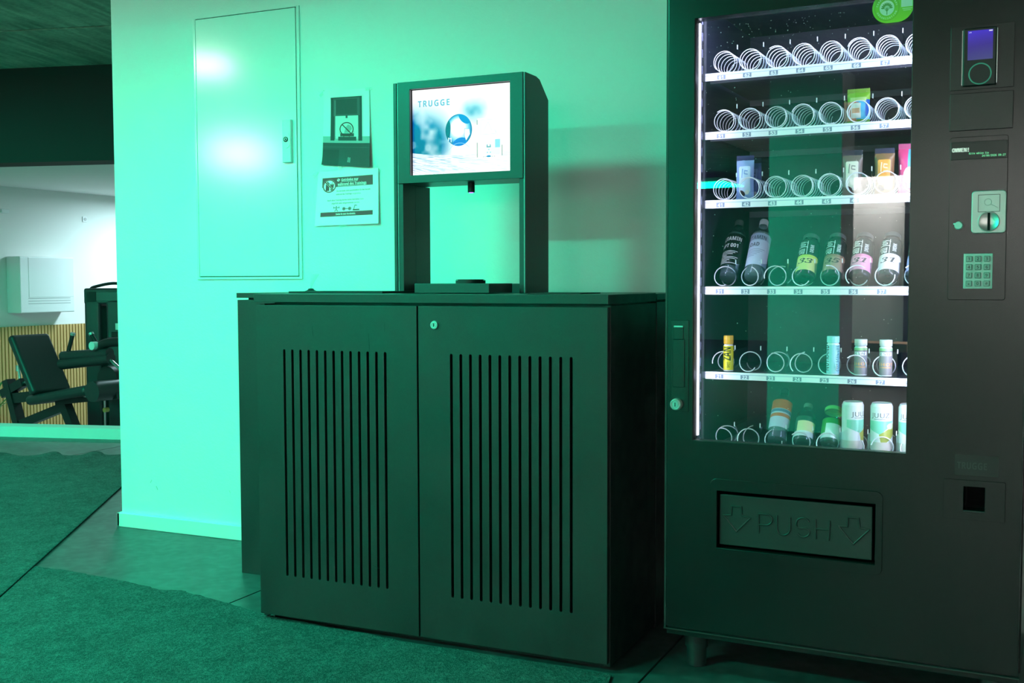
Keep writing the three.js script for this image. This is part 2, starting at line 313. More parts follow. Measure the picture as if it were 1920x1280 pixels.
// ------------------------------------------------------------------ prints on the wall
function sheetGeo(c, z, curl, nu = 14, nv = 16) { // c: four pixel corners TL TR BR BL on the wall plane; curl(u,v)->lift in metres (v down)
  const q = c.map(([x, y]) => onZ(x, y, z)); const pos = [], uv = [], idx = [];
  for (let j = 0; j <= nv; j++) for (let i = 0; i <= nu; i++) {
    const u = i / nu, v = j / nv;
    const x = (q[0].x * (1 - u) + q[1].x * u) * (1 - v) + (q[3].x * (1 - u) + q[2].x * u) * v, y = (q[0].y * (1 - u) + q[1].y * u) * (1 - v) + (q[3].y * (1 - u) + q[2].y * u) * v;
    pos.push(x, y, z + 0.0015 + curl(u, v)); uv.push(u, 1 - v);
  }
  for (let j = 0; j < nv; j++) for (let i = 0; i < nu; i++) { const k = j * (nu + 1) + i, w = nu + 1; idx.push(k, k + w, k + 1, k + 1, k + w, k + w + 1); }
  const g = new THREE.BufferGeometry(); g.setAttribute('position', new THREE.Float32BufferAttribute(pos, 3)); g.setAttribute('uv', new THREE.Float32BufferAttribute(uv, 2)); g.setIndex(idx); g.computeVertexNormals(); return g;
}
function tapes(parent, list) { for (const [x, y, w, h, a] of list) { const q = onZ(x, y, ZW); const o = part('tape', bx(-w / 2, w / 2, -h / 2, h / 2, 0, 0.0004), M.tape, parent); o.position.set(q.x, q.y, ZW + 0.0065); o.rotation.z = a; } }
{
  const tex = canvasTex(700, 1150, (g, w, h) => {
    g.fillStyle = '#f4f4f2'; g.fillRect(0, 0, w, h);
    g.fillStyle = '#e9e9e8'; g.fillRect(150, 90, 460, 700);
    g.fillStyle = '#a9abac'; g.fillRect(0, 700, w, 130);
    g.fillStyle = '#3c3d3f'; g.fillRect(0, 800, w, h - 800);
    g.fillStyle = '#2c2d2f'; g.fillRect(0, 905, 240, h - 905);
    g.fillStyle = '#57595a'; g.fillRect(0, 862, w, 5);
    g.fillStyle = '#2b2c2e'; g.fillRect(110, 105, 470, 60); g.fillRect(110, 105, 60, 660); g.fillRect(525, 105, 60, 660);
    g.fillStyle = '#4a4c4e'; g.fillRect(150, 120, 400, 270); g.fillStyle = '#323335'; g.fillRect(190, 140, 320, 225);
    g.fillStyle = '#707274'; g.fillRect(168, 150, 14, 600); g.fillRect(522, 400, 12, 340);
    g.fillStyle = '#d8d9d8'; g.fillRect(185, 395, 332, 340);
    g.fillStyle = '#3a3b3d'; g.fillRect(335, 385, 30, 40); g.fillRect(225, 705, 270, 60); g.fillRect(255, 655, 205, 46);
    g.fillStyle = '#9fa3a5'; g.beginPath(); g.moveTo(310, 650); g.lineTo(340, 560); g.lineTo(370, 520); g.lineTo(420, 545); g.lineTo(430, 590); g.lineTo(380, 650); g.closePath(); g.fill();
    g.strokeStyle = '#5b2320'; g.lineWidth = 15; g.beginPath(); g.arc(350, 590, 98, 0, Math.PI * 2); g.stroke(); g.beginPath(); g.moveTo(283, 520); g.lineTo(420, 662); g.stroke();
    g.lineWidth = 8; g.strokeStyle = '#7a4a3c'; g.setLineDash([10, 7]); g.beginPath(); g.arc(350, 600, 112, 0.25, Math.PI - 0.25); g.stroke(); g.setLineDash([]);
  });
  const t = thing('photo_poster', 'paper print with a photo of a drink dispenser taped to the wall', 'poster');
  const g = sheetGeo([[608, 172], [693, 165], [698, 314], [605, 309]], ZW, (u, v) => 0.016 * Math.pow(u, 3) * v + 0.008 * Math.pow(Math.abs(v - 0.5) * 2, 6) * (u < 0.5 ? 1 : 0.3));
  part('paper', g, printMat(tex, 0.55, { side: THREE.DoubleSide }), t);
  tapes(t, [[606, 176, 0.03, 0.012, 0.7], [693, 167, 0.03, 0.012, 0.05], [640, 311, 0.03, 0.016, 1.2], [656, 300, 0.02, 0.014, 1.4]]);
}
{
  const tex = canvasTex(1060, 960, (g, w, h) => {
    g.fillStyle = '#f5f6f5'; g.fillRect(0, 0, w, h);
    g.fillStyle = '#3d4140'; g.fillRect(85, 115, 880, 170); g.fillRect(85, 725, 880, 78);
    g.fillStyle = '#f5f6f5'; g.font = 'bold 64px sans-serif'; g.textBaseline = 'alphabetic';
    g.fillText('Getränke nur', 415, 188, 300); g.fillRect(415, 198, 285, 5);
    g.fillText('während des Trainings', 355, 262, 500); g.fillRect(355, 270, 500, 5);
    g.beginPath(); g.arc(367, 165, 25, 0, 7); g.fill(); g.strokeStyle = '#3d4140'; g.lineWidth = 8; g.beginPath(); g.moveTo(350, 148); g.lineTo(384, 182); g.stroke();
    g.fillStyle = '#f5f6f5'; g.beginPath(); g.arc(212, 262, 116, 0, 7); g.fill();
    g.fillStyle = '#343938'; g.fillRect(150, 205, 60, 140); g.fillRect(168, 180, 24, 30); g.beginPath(); g.moveTo(222, 240); g.lineTo(290, 240); g.lineTo(275, 345); g.lineTo(237, 345); g.closePath(); g.fill(); g.fillRect(215, 226, 82, 10);
    g.strokeStyle = '#343938'; g.lineWidth = 6; g.beginPath(); g.moveTo(258, 226); g.lineTo(264, 190); g.lineTo(288, 182); g.stroke();
    g.strokeStyle = '#f0e6da'; g.lineWidth = 26; g.beginPath(); g.moveTo(140, 190); g.lineTo(284, 334); g.stroke();
    g.strokeStyle = '#5b3a34'; g.lineWidth = 17; g.beginPath(); g.arc(212, 262, 106, 0, 7); g.stroke(); g.beginPath(); g.moveTo(140, 190); g.lineTo(284, 334); g.stroke();
    g.fillStyle = '#474b4a'; g.font = 'bold 34px sans-serif';
    g.fillText('Die Getränke sind ausschließlich für den Verzehr', 340, 370, 585); g.fillText('während des Trainings', 335, 428, 270); g.font = '33px sans-serif'; g.fillText('vorgesehen.', 615, 428, 150);
    g.font = 'bold 34px sans-serif'; g.fillText('Nach dem Training dürfen keine Getränke', 190, 530, 545); g.font = '33px sans-serif'; g.fillText('mehr', 742, 530, 70);
    g.font = 'bold 34px sans-serif'; g.fillText('abgefüllt oder mitgenommen', 265, 585, 375); g.font = '33px sans-serif'; g.fillText('werden.', 650, 585, 95);
    g.fillStyle = '#33403c'; g.strokeStyle = '#33403c'; g.lineWidth = 10; g.lineCap = 'round';
    g.beginPath(); g.arc(350, 632, 10, 0, 7); g.fill(); g.beginPath(); g.moveTo(310, 648); g.lineTo(350, 655); g.lineTo(390, 648); g.moveTo(350, 650); g.lineTo(350, 680); g.lineTo(325, 712); g.moveTo(350, 680); g.lineTo(375, 712); g.stroke(); g.fillRect(300, 630, 9, 34); g.fillRect(392, 630, 9, 34);
    g.fillRect(470, 670, 110, 12); for (const [x, s] of [[455, 44], [470, 64], [486, 52], [556, 52], [572, 64], [588, 44]]) g.fillRect(x, 676 - s / 2, 13, s);
    g.fillRect(630, 690, 110, 22); g.beginPath(); g.moveTo(645, 690); g.lineTo(665, 620); g.lineTo(695, 628); g.stroke();
    g.fillStyle = '#f5f6f5'; g.font = 'bold 42px sans-serif'; g.fillText('Danke für dein Verständnis.', 345, 780, 335);
  });
  const t = thing('notice_sheet', 'white laminated notice sheet with dark header bar taped under the poster', 'notice');
  part('paper', sheetGeo([[597, 323], [711, 314], [713, 419], [592, 424]], ZW, (u, v) => 0.006 * u * u + 0.007 * v * v), printMat(tex, 0.25, { side: THREE.DoubleSide }), t);
  tapes(t, [[593, 327, 0.03, 0.014, 0.9], [708, 316, 0.034, 0.014, -0.9], [645, 421, 0.035, 0.018, 0.1]]);
}
// small scuffs on the wall paint
{
  const sc = mat(0.45, 0.47, 0.46, 0.8);
  for (const [x0, y0, x1, y1, w, lb] of [[293, 911, 296, 918, 0.004, 'largest dark scuff mark low on the white wall above the baseboard'], [282, 905, 285, 899, 0.0025, 'faint upright scuff mark beside the largest one on the white wall'], [430, 919, 432, 924, 0.0015, 'hair-thin scuff mark on the white wall beside the rear cabinet']]) { const a = onZ(x0, y0, ZW), b = onZ(x1, y1, ZW); const o = tag(part(numbered('wall_scuff'), bar([a.x, a.y, ZW + 0.0003], [b.x, b.y, ZW + 0.0003], w, 0.0006), sc, scene), lb, 'scuff', 'scuffs on the white wall'); }
}

// ------------------------------------------------------------------ cabinets
const K = 1.1, ZC = -2.6137 * K;
{
  // slotted front cabinet
  const x0 = -2.0219 * K, x1 = -0.9336 * K, yt = 0.9656 * K, dt = 0.9335 * K, db = 0.0222 * K, dep = 0.44;
  const W = x1 - x0, t = thing('slotted_cabinet', 'black base cabinet with two slotted doors and a flat countertop', 'cabinet', [x0, 0, ZC]);
  const TH = 0.019;
  const top = part('countertop', metricUV(bx(-0.008, W + 0.0, dt + 0.009, yt, -dep, 0.0, 0.0012)), M.lam, t);
  part('carcass', [bx(0, TH, 0.012, dt + 0.004, -dep, -0.021), bx(W - TH, W, 0.012, dt + 0.004, -dep, -0.021), bx(TH, W - TH, 0.03, 0.05, -dep, -0.021), bx(TH, W - TH, 0.03, dt, -dep, -dep + 0.01), bx(TH, W - TH, dt - 0.016, dt + 0.009, -dep, -0.075)].map(metricUV), M.lam, t);
  part('plinth', bx(0.02, W - 0.02, 0, 0.03, -dep, -0.05), M.black, t);
  const xg = onZ(784, 800, ZC).x - x0;
  const slotsPx = [[533, 722], [846, 1071]], yS0 = 0.1431 * K, yS1 = 0.8061 * K;
  const dustM = mat(0.22, 0.23, 0.23, 0.8);
  [[0.002, xg - 0.0028], [xg + 0.0028, W - 0.002]].forEach(([a, b], k) => {
    const s = new THREE.Shape(); s.moveTo(a, db); s.lineTo(b, db); s.lineTo(b, dt); s.lineTo(a, dt); s.closePath();
    const sa = onZ(slotsPx[k][0], 662, ZC).x - x0, sb = onZ(slotsPx[k][1], 662, ZC).x - x0, r = 0.0043;
    for (let i = 0; i < 13; i++) { const cx = sa + (sb - sa) * i / 12, h = new THREE.Path(); h.moveTo(cx - r, yS0 + r); h.lineTo(cx - r, yS1 - r); h.absarc(cx, yS1 - r, r, Math.PI, 0, true); h.lineTo(cx + r, yS0 + r); h.absarc(cx, yS0 + r, r, 0, -Math.PI, true); s.holes.push(h); }
    const d = part('door', metricUV(extr(s, 0.019, 0.0008, 5).translate(0, 0, -0.019)), M.lam, t);
    if (k === 1) {
      const q = onZ(815, 609, ZC), lx = q.x - x0;
      const lk = part('lock', cyl(0.0115, 0.013, 0.006, 28).rotateX(Math.PI / 2).translate(lx, q.y, 0.003), M.brushed, d, 'round metal lock');
      part('lock_ring', new THREE.TorusGeometry(0.0075, 0.0016, 6, 24).translate(lx, q.y, 0.006), M.steel, lk);
      part('keyhole', bx(lx - 0.0015, lx + 0.0015, q.y - 0.005, q.y + 0.005, 0.0055, 0.0068), M.voidBlack, lk);
      // felt spacers behind the slots
      for (let i = 0; i < 13; i++) for (const [row, y] of [[0, 770], [1, 890], [0, 1010]]) if (i % 2 === row) { const cx = sa + (sb - sa) * i / 12, yy = onZ(846 + 225 * i / 12, y, ZC).y + (i - 6) * 0.0; if (i > 1 || row) part('spacer', bx(cx - 0.012, cx + 0.012, yy - 0.018, yy + 0.018, -0.026, -0.0192), M.tower, d); }
    }
  });
  // scratches on the door faces
  for (const [px0, py0, px1, py1] of [[585, 610, 587, 630], [691, 625, 693, 660], [721, 605, 721, 622], [700, 1060, 712, 1066]]) { const a = onZ(px0, py0, ZC), b = onZ(px1, py1, ZC); part('scratch', bar([a.x - x0, a.y, 0.0002], [b.x - x0, b.y, 0.0002], 0.0009, 0.0005), M.black, t); }
}
const RX0 = -2.4151 * K, RZ = -3.0235 * K;
{
  // rear cabinet against the wall with a floating top
  const t = thing('rear_cabinet', 'plain black cabinet against the wall with a floating top behind the slotted cabinet', 'cabinet', [RX0, 0, RZ]);
  const W = -0.9336 * K - RX0, back = ZW + 0.018 - RZ, p = (x, y) => onZ(x, y, RZ);
  const topY1 = p(443, 549).y, topY0 = p(443, 558.3).y, bodyY = p(446, 562).y, xt = p(442.5, 553).x - RX0;
  part('body', metricUV(bx(0, W, 0, bodyY, back, 0, 0.001)), M.lam, t);
  part('rail', bx(0.028, W - 0.02, bodyY, topY0, back + 0.01, -0.03), M.black, t);
  part('countertop', metricUV(bx(xt, W, topY0, topY1, back, 0.0 - 0.002, 0.001)), M.lam, t);
}

// ------------------------------------------------------------------ drink dispenser on the counter
const YT = 0.9656 * K, ZT = -3.2;
{
  const p = (x, y, z = ZT) => onZ(x, y, z);
  const xa = p(746, 300).x, xb = p(980.5, 300).x, top = (p(749, 157).y + p(978, 132).y) / 2, headB = (p(749, 345).y + p(980, 333).y) / 2;
  const t = thing('drink_dispenser', 'tall black drink dispenser with a lit screen standing on the counter', 'dispenser', [(xa + xb) / 2, YT, ZT]);
  const W = xb - xa, H = top - YT, hb = headB - YT, D = 0.19;
  // head: bezel panel with a window, box behind
  const s = new THREE.Shape(); s.moveTo(-W / 2, hb); s.lineTo(W / 2, hb); s.lineTo(W / 2, H); s.lineTo(-W / 2, H); s.closePath();
  const cx = (xa + xb) / 2, sx0 = p(768.5, 250).x - cx, sx1 = p(956, 250).x - cx, sy1 = (p(769, 168).y + p(955, 151).y) / 2 - YT, sy0 = (p(769, 329.5).y + p(955, 319.5).y) / 2 - YT;
  const h = new THREE.Path(); h.moveTo(sx0, sy0); h.lineTo(sx0, sy1); h.lineTo(sx1, sy1); h.lineTo(sx1, sy0); h.closePath(); s.holes.push(h);
  part('bezel', extr(s, 0.012, 0.001).translate(0, 0, -0.012), M.tower, t);
  part('head_housing', [bx(-W / 2 + 0.012, W / 2 - 0.012, hb + 0.003, H - 0.002, -0.10, -0.024), bx(-W / 2 + 0.002, W / 2 - 0.002, hb, hb + 0.01, -0.16, -0.012)], M.tower, t);
  const tex = canvasTex(1024, 744, (g, w, h) => {
    const im = g.createImageData(w, h), d = im.data;
    for (let j = 0; j < h; j++) for (let i = 0; i < w; i++) {
      const u = i / w, v = j / h; let c1 = L8(u * 5 + 1.3, v * 4 + 0.4), c2 = L32(u * 9, v * 8), c3 = L64(u * 20, v * 16);
      const cl = 0.55 * c1 + 0.3 * c2 + 0.15 * c3;
      const leftDark = Math.max(0, 1 - u / 0.42) * Math.exp(-Math.pow((v - 0.62) / 0.25, 2)) * 3.0, blob = Math.exp(-Math.pow((u - 0.63) / 0.10, 2) - Math.pow((v - 0.3) / 0.11, 2)) * 0.95;
      const cc = Math.max(0, Math.min(1, (cl - 0.32) * 3.2)); let k = Math.min(1, (leftDark * (0.25 + 0.85 * cc) + blob * (0.3 + 0.9 * cc))) ; if (v < 0.08) k *= v / 0.08;
      let r = 255 - 245 * k, gg = 255 - 165 * k + 0, b = 255 - 95 * k; if (u < 0.3 && v > 0.45) { gg -= 0; b -= 40 * k * (v - 0.3); }
      if (v > 0.74 + 0.05 * Math.sin(u * 3)) { const wv = L128(u * 16, (v - 0.7) * 260 / (0.6 + u)) , a = Math.max(0, 0.75 - u * 0.75) * (1.1 - (v - 0.74) * 2.4); const q = Math.max(0, Math.min(1, (wv - 0.42) * 2.4)) * Math.max(0.12, a); r = 255 - 240 * q; gg = 255 - 170 * q; b = 255 - 95 * q; }
      const o = 4 * (j * w + i); d[o] = r; d[o + 1] = gg; d[o + 2] = b; d[o + 3] = 255;
    }
    g.putImageData(im, 0, 0);
    // globe
    const gx = 488, gy = 372, R = 138; const gr = g.createRadialGradient(gx - 10, gy - 40, 20, gx, gy, R); gr.addColorStop(0, '#ffffff'); gr.addColorStop(0.45, '#f4faff'); gr.addColorStop(0.75, '#6fb4ee'); gr.addColorStop(1, '#0c3f8e');
    g.fillStyle = gr; g.beginPath(); g.arc(gx, gy, R, 0, 7); g.fill();
    g.save(); g.beginPath(); g.arc(gx, gy, R, 0, 7); g.clip();
    g.fillStyle = '#1668c8'; g.beginPath(); g.ellipse(gx + 60, gy - 105, 70, 42, 0.7, 0, 7); g.fill(); g.fillStyle = '#1f62d0'; g.beginPath(); g.ellipse(gx + 10, gy + 118, 80, 50, -0.3, 0, 7); g.fill();
    g.fillStyle = '#123d6e'; g.beginPath(); g.ellipse(gx - 122, gy + 20, 34, 110, 0.15, 0, 7); g.fill();
    g.fillStyle = '#f6fbff'; g.beginPath(); g.moveTo(gx + 62, gy - 10); g.lineTo(gx + 112, gy - 4); g.lineTo(gx + 118, gy + 40); g.lineTo(gx + 76, gy + 96); g.lineTo(gx + 58, gy + 50); g.closePath(); g.fill(); g.strokeStyle = '#3a82c8'; g.lineWidth = 3; g.stroke();
    g.fillStyle = '#eaf6ff'; for (const [x, y, w2, h2] of [[-110, 60, 8, 44], [-100, 66, 26, 8], [-84, 62, 8, 40]]) g.fillRect(gx + x, gy + y, w2, h2); g.restore();
    g.strokeStyle = '#9cc9ee'; g.lineWidth = 4; g.beginPath(); g.arc(gx + 10, gy + 250, R, Math.PI * 1.2, Math.PI * 1.75); g.stroke();
    // small picture of the machine
    g.fillStyle = '#ffffff'; g.fillRect(680, 285, 250, 345); g.strokeStyle = '#c9cdd2'; g.lineWidth = 3; g.strokeRect(715, 298, 150, 125);
    g.strokeStyle = '#c3cbd2'; g.beginPath(); g.moveTo(740, 400); g.lineTo(790, 320); g.lineTo(830, 400); g.moveTo(850, 380); g.lineTo(890, 440); g.stroke();
    const g2 = g.createLinearGradient(700, 480, 900, 590); g2.addColorStop(0, '#f4fbff'); g2.addColorStop(1, '#e8fbff'); g.fillStyle = g2; g.fillRect(705, 472, 205, 130); g.fillStyle = '#8fd0ec'; g.fillRect(860, 470, 50, 70);
    g.strokeStyle = '#1c6a86'; g.lineWidth = 7; g.beginPath(); g.moveTo(780, 512); g.lineTo(778, 532); g.lineTo(812, 532); g.lineTo(810, 512); g.stroke(); g.fillStyle = '#7fc4d8'; for (const [x, y] of [[790, 550], [776, 575], [806, 575]]) g.fillRect(x, y, 12, 8);
    g.fillStyle = '#2f7fd0'; g.beginPath(); g.ellipse(795, 612, 22, 8, 0, 0, 7); g.fill(); g.fillStyle = '#46484e'; g.fillRect(676, 296, 6, 42); g.fillRect(676, 490, 6, 128); g.fillRect(926, 520, 6, 92); for (let k = 0; k < 9; k++) g.fillRect(740 + k * 14, 612, 5, 6);
    g.fillStyle = '#5c83b8'; g.font = 'bold 76px sans-serif'; const str = 'TRUGGE'; let x = 58; for (const ch of str) { g.fillText(ch, x, 150); x += g.measureText(ch).width + 9; }
  });
  const scr = part('screen', bx(sx0 - 0.004, sx1 + 0.004, sy0 - 0.004, sy1 + 0.004, -0.022, -0.016), M.black, t);
  const pl = new THREE.PlaneGeometry(sx1 - sx0 - 0.003, sy1 - sy0 - 0.004).translate((sx0 + sx1) / 2, (sy0 + sy1) / 2, -0.0155);
  part('screen_image', pl, new THREE.MeshStandardMaterial({ color: 0x050505, roughness: 0.25, emissive: 0xffffff, emissiveMap: tex, emissiveIntensity: 1.15 }), scr, 'bright blue and white advertising picture');
  const sl = new THREE.RectAreaLight(new THREE.Color(0.8, 0.9, 1), 0.6, sx1 - sx0, sy1 - sy0); sl.position.set((sx0 + sx1) / 2, (sy0 + sy1) / 2, -0.010); sl.rotation.y = Math.PI; sl.castShadow = true; t.add(sl);
  // side panels: front post and chamfered rear cheek
  for (const sgn of [-1, 1]) {
    const q = (a, b) => [sgn * a, sgn * b].sort((m, n) => m - n), tk = sgn > 0 ? 0.0045 : 0.0125, [pa, pb] = q(W / 2 + 0.0045, W / 2 + 0.0045 + tk), [ca, cb] = q(W / 2 + 0.003, W / 2 + 0.003 + tk);
    part('side_post', bx(pa, pb, 0, H - 0.001, -0.092, -0.001, 0.0015), M.tower, t);
    const ch = new THREE.Shape(); ch.moveTo(0.092, 0); ch.lineTo(D, 0); ch.lineTo(D, H - 0.062); ch.lineTo(0.118, H - 0.006); ch.lineTo(0.092, H - 0.001); ch.closePath();
    part('side_cheek', extr(ch, tk, 0.001).rotateY(Math.PI / 2).translate(ca, 0, 0), M.tower, t);
    part('post_strip', bx(sgn * (W / 2 + 0.0022) - 0.0007, sgn * (W / 2 + 0.0022) + 0.0007, 0, H - 0.003, -0.02, -0.004), M.brushed, t);
    // inner post below the head
    const [ia, ib] = q(W / 2 - 0.016, W / 2 + 0.003);
    part('inner_post', bx(ia, ib, 0, hb, -0.088, -0.006, 0.001), M.tower, t);
    part('inner_cheek', bx(ia, ib, 0, hb, -D, -0.088, 0.001), M.tower, t);
  }
  const nz = p(881, 350, ZT - 0.06);
  const nzl = part('nozzle', cyl(0.0115, 0.0115, 0.032, 24).translate(nz.x - cx, hb - 0.016, -0.07), M.black, t);
  part('nozzle_light', cyl(0.007, 0.007, 0.003, 20).translate(nz.x - cx, hb - 0.0325, -0.07), new THREE.MeshStandardMaterial({ color: 0x111111, emissive: new THREE.Color(0.25, 0.08, 1), emissiveIntensity: 4 }), nzl, 'violet light ring');
  part('rear_base', bx(-W / 2 + 0.003, W / 2 - 0.003, 0, p(940, 531.5, ZT - 0.1).y - YT, -D + 0.01, -0.10, 0.001), M.tower, t);
}
{
  const z = -3.02, a = onZ(777, 531.5, z), b = onZ(917, 531, z);
  const t = thing('drip_tray', 'low black drip tray between the posts of the drink dispenser', 'drip tray', [a.x, YT, z]);
  const w = b.x - a.x, h = Math.max(a.y - YT, 0.02);
  part('tray_body', bx(0, w, 0.002, h, -0.17, 0, 0.0015), M.tower, t);
  const c = onZ(881, 528, z - 0.08);
  part('grate_ring', cyl(0.047, 0.047, 0.010, 40).translate(c.x - a.x, h + 0.005, -0.085), M.black, t);
  part('grate', cyl(0.040, 0.040, 0.002, 40).translate(c.x - a.x, h + 0.0105, -0.085), M.rubber, t);
  for (let k = 0; k < 7; k++) part('grate_bar', bx(c.x - a.x - 0.034, c.x - a.x + 0.034, h + 0.0112, h + 0.0128, -0.085 - 0.03 + k * 0.01, -0.085 - 0.027 + k * 0.01), M.black, t);
}
{ // flat mats and the odd bits on the counter
  const z = -3.05, a = onZ(541, 549, z), b = onZ(717, 546.5, z);
  const m1 = part('counter_mat', bx(a.x, b.x, YT, YT + 0.0065, z, z - 0.22, 0.001), M.rubber, scene); tag(m1, 'thin black rubber mat lying on the counter left of the dispenser', 'mat');
  const c = onZ(446, 549, RZ - 0.06), d = onZ(538, 547, RZ - 0.06), y2 = onZ(443, 549, RZ).y;
  const e = onZ(990, 549, -3.0), f = onZ(1088, 549, -3.0);
  tag(part('counter_plate', bx(e.x, f.x, YT, YT + 0.003, -3.0, -3.17), M.rubber, scene), 'thin dark plate lying at the right foot of the dispenser', 'plate');
  const w = onZ(583, 544, -3.5), t = thing('film_stub', 'small suction foot with a stub of clear film standing on the rear cabinet', 'fitting', [w.x, y2, -3.5]);
  part('foot', new THREE.LatheGeometry([[0, 0.016], [0.008, 0.0155], [0.014, 0.009], [0.03, 0.003], [0.032, 0]].map((q) => new THREE.Vector2(...q)), 28), M.rubber, t);
  const fp = []; for (let k = 0; k <= 6; k++) fp.push(k);
  const g = new THREE.PlaneGeometry(0.03, 0.06, 8, 10); const P = g.attributes.position; for (let i = 0; i < P.count; i++) { const v = (P.getY(i) + 0.03) / 0.06, u = P.getX(i) / 0.015; P.setXYZ(i, u * (0.006 + 0.010 * v) + 0.018 * v * v, 0.014 + v * 0.055, 0.008 * Math.sin(u * 2.4 + v * 2)); } g.computeVertexNormals();
  const fm = M.film.clone(); fm.side = THREE.DoubleSide; part('film', g, fm, t);
}

// ------------------------------------------------------------------ vending machine
const VA = 0.0408, VX0 = -0.8917, VZ0 = -2.9657, VW = 0.9135, VB = 0.1108 * K, VH = 1.93, VD = 0.74;
const vm = thing('vending_machine', 'black snack and drink vending machine with a lit glass front', 'vending machine', [VX0, 0, VZ0], -Math.atan(VA));
vm.updateMatrixWorld(true);
const vO = V3(VX0, 0, VZ0), vX = V3(1, 0, VA).normalize(), vN = V3(-VA, 0, 1).normalize();
function vl(px, py, zl = 0) { const o = vO.clone().addScaledVector(vN, zl), q = onPlane(px, py, o, vN).sub(o); return [q.dot(vX), q.y]; }
function vw(x, y, z) { return V3(x, y, z).applyMatrix4(vm.matrixWorld); }
const GX0 = (vl(1303.5, 32)[0] + vl(1298, 826)[0]) / 2, GX1 = (vl(1700, 851)[0] + vl(1710, 0)[0]) / 2, GY0 = (vl(1298, 826)[1] + vl(1700, 851)[1]) / 2, GY1 = (vl(1303.5, 32)[1] + vl(1640, 0)[1]) / 2;
const FD = 0.045; // door thickness
{
  // door leaf with openings
  const s = new THREE.Shape(); s.moveTo(0.006, VB + 0.008); s.lineTo(VW - 0.004, VB + 0.008); s.lineTo(VW - 0.004, VH - 0.006); s.lineTo(0.006, VH - 0.006); s.closePath();
  const hole = (x0, x1, y0, y1) => { const h = new THREE.Path(); h.moveTo(x0, y0); h.lineTo(x0, y1); h.lineTo(x1, y1); h.lineTo(x1, y0); h.closePath(); s.holes.push(h); };
  hole(GX0, GX1, GY0, GY1);
  const P0 = vl(1344, 1024), P1 = vl(1642, 945), pA = vl(1349, 922), pB = vl(1638, 1056);
  const fx0 = (vl(1346, 921)[0] + vl(1342, 1026)[0]) / 2, fx1 = (vl(1643, 945)[0] + vl(1639, 1058)[0]) / 2, fy1 = (vl(1346, 920)[1] + vl(1643, 944)[1]) / 2, fy0 = (vl(1342, 1026)[1] + vl(1639, 1058)[1]) / 2;
  hole(fx0, fx1, fy0, fy1);
  const c0 = vl(1806, 956), c1 = vl(1847, 914); hole(c0[0], c1[0], c0[1], c1[1]);
  part('door', extr(s, FD, 0.0012, 4).translate(0, 0, -FD), M.vend, vm);
  // body: sides, top, bottom, back
  part('body', [bx(0, 0.03, VB, VH, -VD, -FD - 0.004), bx(VW - 0.03, VW, VB, VH, -VD, -FD - 0.004), bx(0.03, VW - 0.03, VH - 0.03, VH, -VD, -FD - 0.004), bx(0.03, VW - 0.03, VB, VB + 0.03, -VD, -FD - 0.004), bx(0.03, VW - 0.03, VB, VH, -VD, -VD + 0.02)], M.vend, vm);
  part('edge_strip', bx(0.0, 0.005, VB, VH, -FD, -0.002), M.tower, vm);
  part('kick_rail', bx(0.004, VW - 0.004, VB - 0.018, VB + 0.006, -0.12, -0.012, 0.002), M.vend, vm);
  part('sill_edge', bx(0.0, VW, VB - 0.001, VB + 0.002, -0.012, 0.001), M.tower, vm);
  for (const [x, z] of [[0.0, -0.09], [0.78, -0.09], [0.0, -0.66], [0.78, -0.66]]) part('leg', new THREE.LatheGeometry([[0, 0], [0.026, 0], [0.028, 0.004], [0.028, 0.05], [0.033, 0.056], [0.033, VB - 0.018]].map((q) => new THREE.Vector2(...q)), 24).translate(x + 0.068, 0, z), M.tower, vm);
  // interior lining
  const ix0 = GX0 - 0.012, ix1 = GX1 + 0.02, iy0 = GY0 - 0.06, iy1 = GY1 + 0.07, iz = -0.62;
  part('lining', [bx(ix0 - 0.01, ix0, iy0, iy1, iz, -FD), bx(ix1, ix1 + 0.01, iy0, iy1, iz, -FD), bx(ix0, ix1, iy1, iy1 + 0.01, iz, -FD), bx(ix0, ix1, iy0 - 0.01, iy0, iz, -FD), bx(ix0, ix1, iy0, iy1, iz - 0.01, iz)], M.vendIn, vm);
  // double glazing
  part('glass', bx(GX0 - 0.006, GX1 + 0.006, GY0 - 0.006, GY1 + 0.006, -0.0145, -0.0140), M.glass, vm);
  part('glass', bx(GX0 - 0.006, GX1 + 0.006, GY0 - 0.006, GY1 + 0.006, -0.0270, -0.0265), M.glass, vm);
  part('glazing_bead', [bx(GX0 - 0.001, GX0 + 0.0012, GY0, GY1, -0.03, -0.004), bx(GX0, GX1, GY0 - 0.001, GY0 + 0.0016, -0.03, -0.004)], M.tower, vm);
  // perforated side rail
  const rail = part('side_rail', bx(ix0, ix0 + 0.012, iy0, iy1, -0.075, -0.062), mat(0.20, 0.20, 0.30, 0.5), vm);
  part('side_rail', bx(ix0 + 0.001, ix0 + 0.005, iy0, iy1, -0.13, -0.118), M.vendTray, vm);
  for (let k = 0; k < 26; k++) part('rail_slot', bx(ix0 + 0.012, ix0 + 0.0128, iy0 + 0.06 + k * 0.045, iy0 + 0.082 + k * 0.045, -0.072, -0.065), M.black, rail);
  // LED strips with their light
  const ih = GY1 - GY0;
  const ledC = new THREE.Color().setRGB(0.66, 0.70, 1.0);
  const strip = (x, sgn) => {
    const l = part('led_strip', bx(x - 0.0012, x + 0.0012, GY0 + 0.01, GY1 - 0.005, -0.046, -0.034), M.led, vm, 'cold white light strip');
    const r = new THREE.RectAreaLight(ledC, sgn > 0 ? 22 : 60, 0.014, ih - 0.02); r.position.set(x + sgn * 0.005, (GY0 + GY1) / 2, -0.05); vm.add(r); r.rotation.y = sgn > 0 ? -1.0 : 1.0; r.castShadow = true;
  };
  strip(GX0 + 0.0025, 1); strip(GX1 + 0.012, -1);
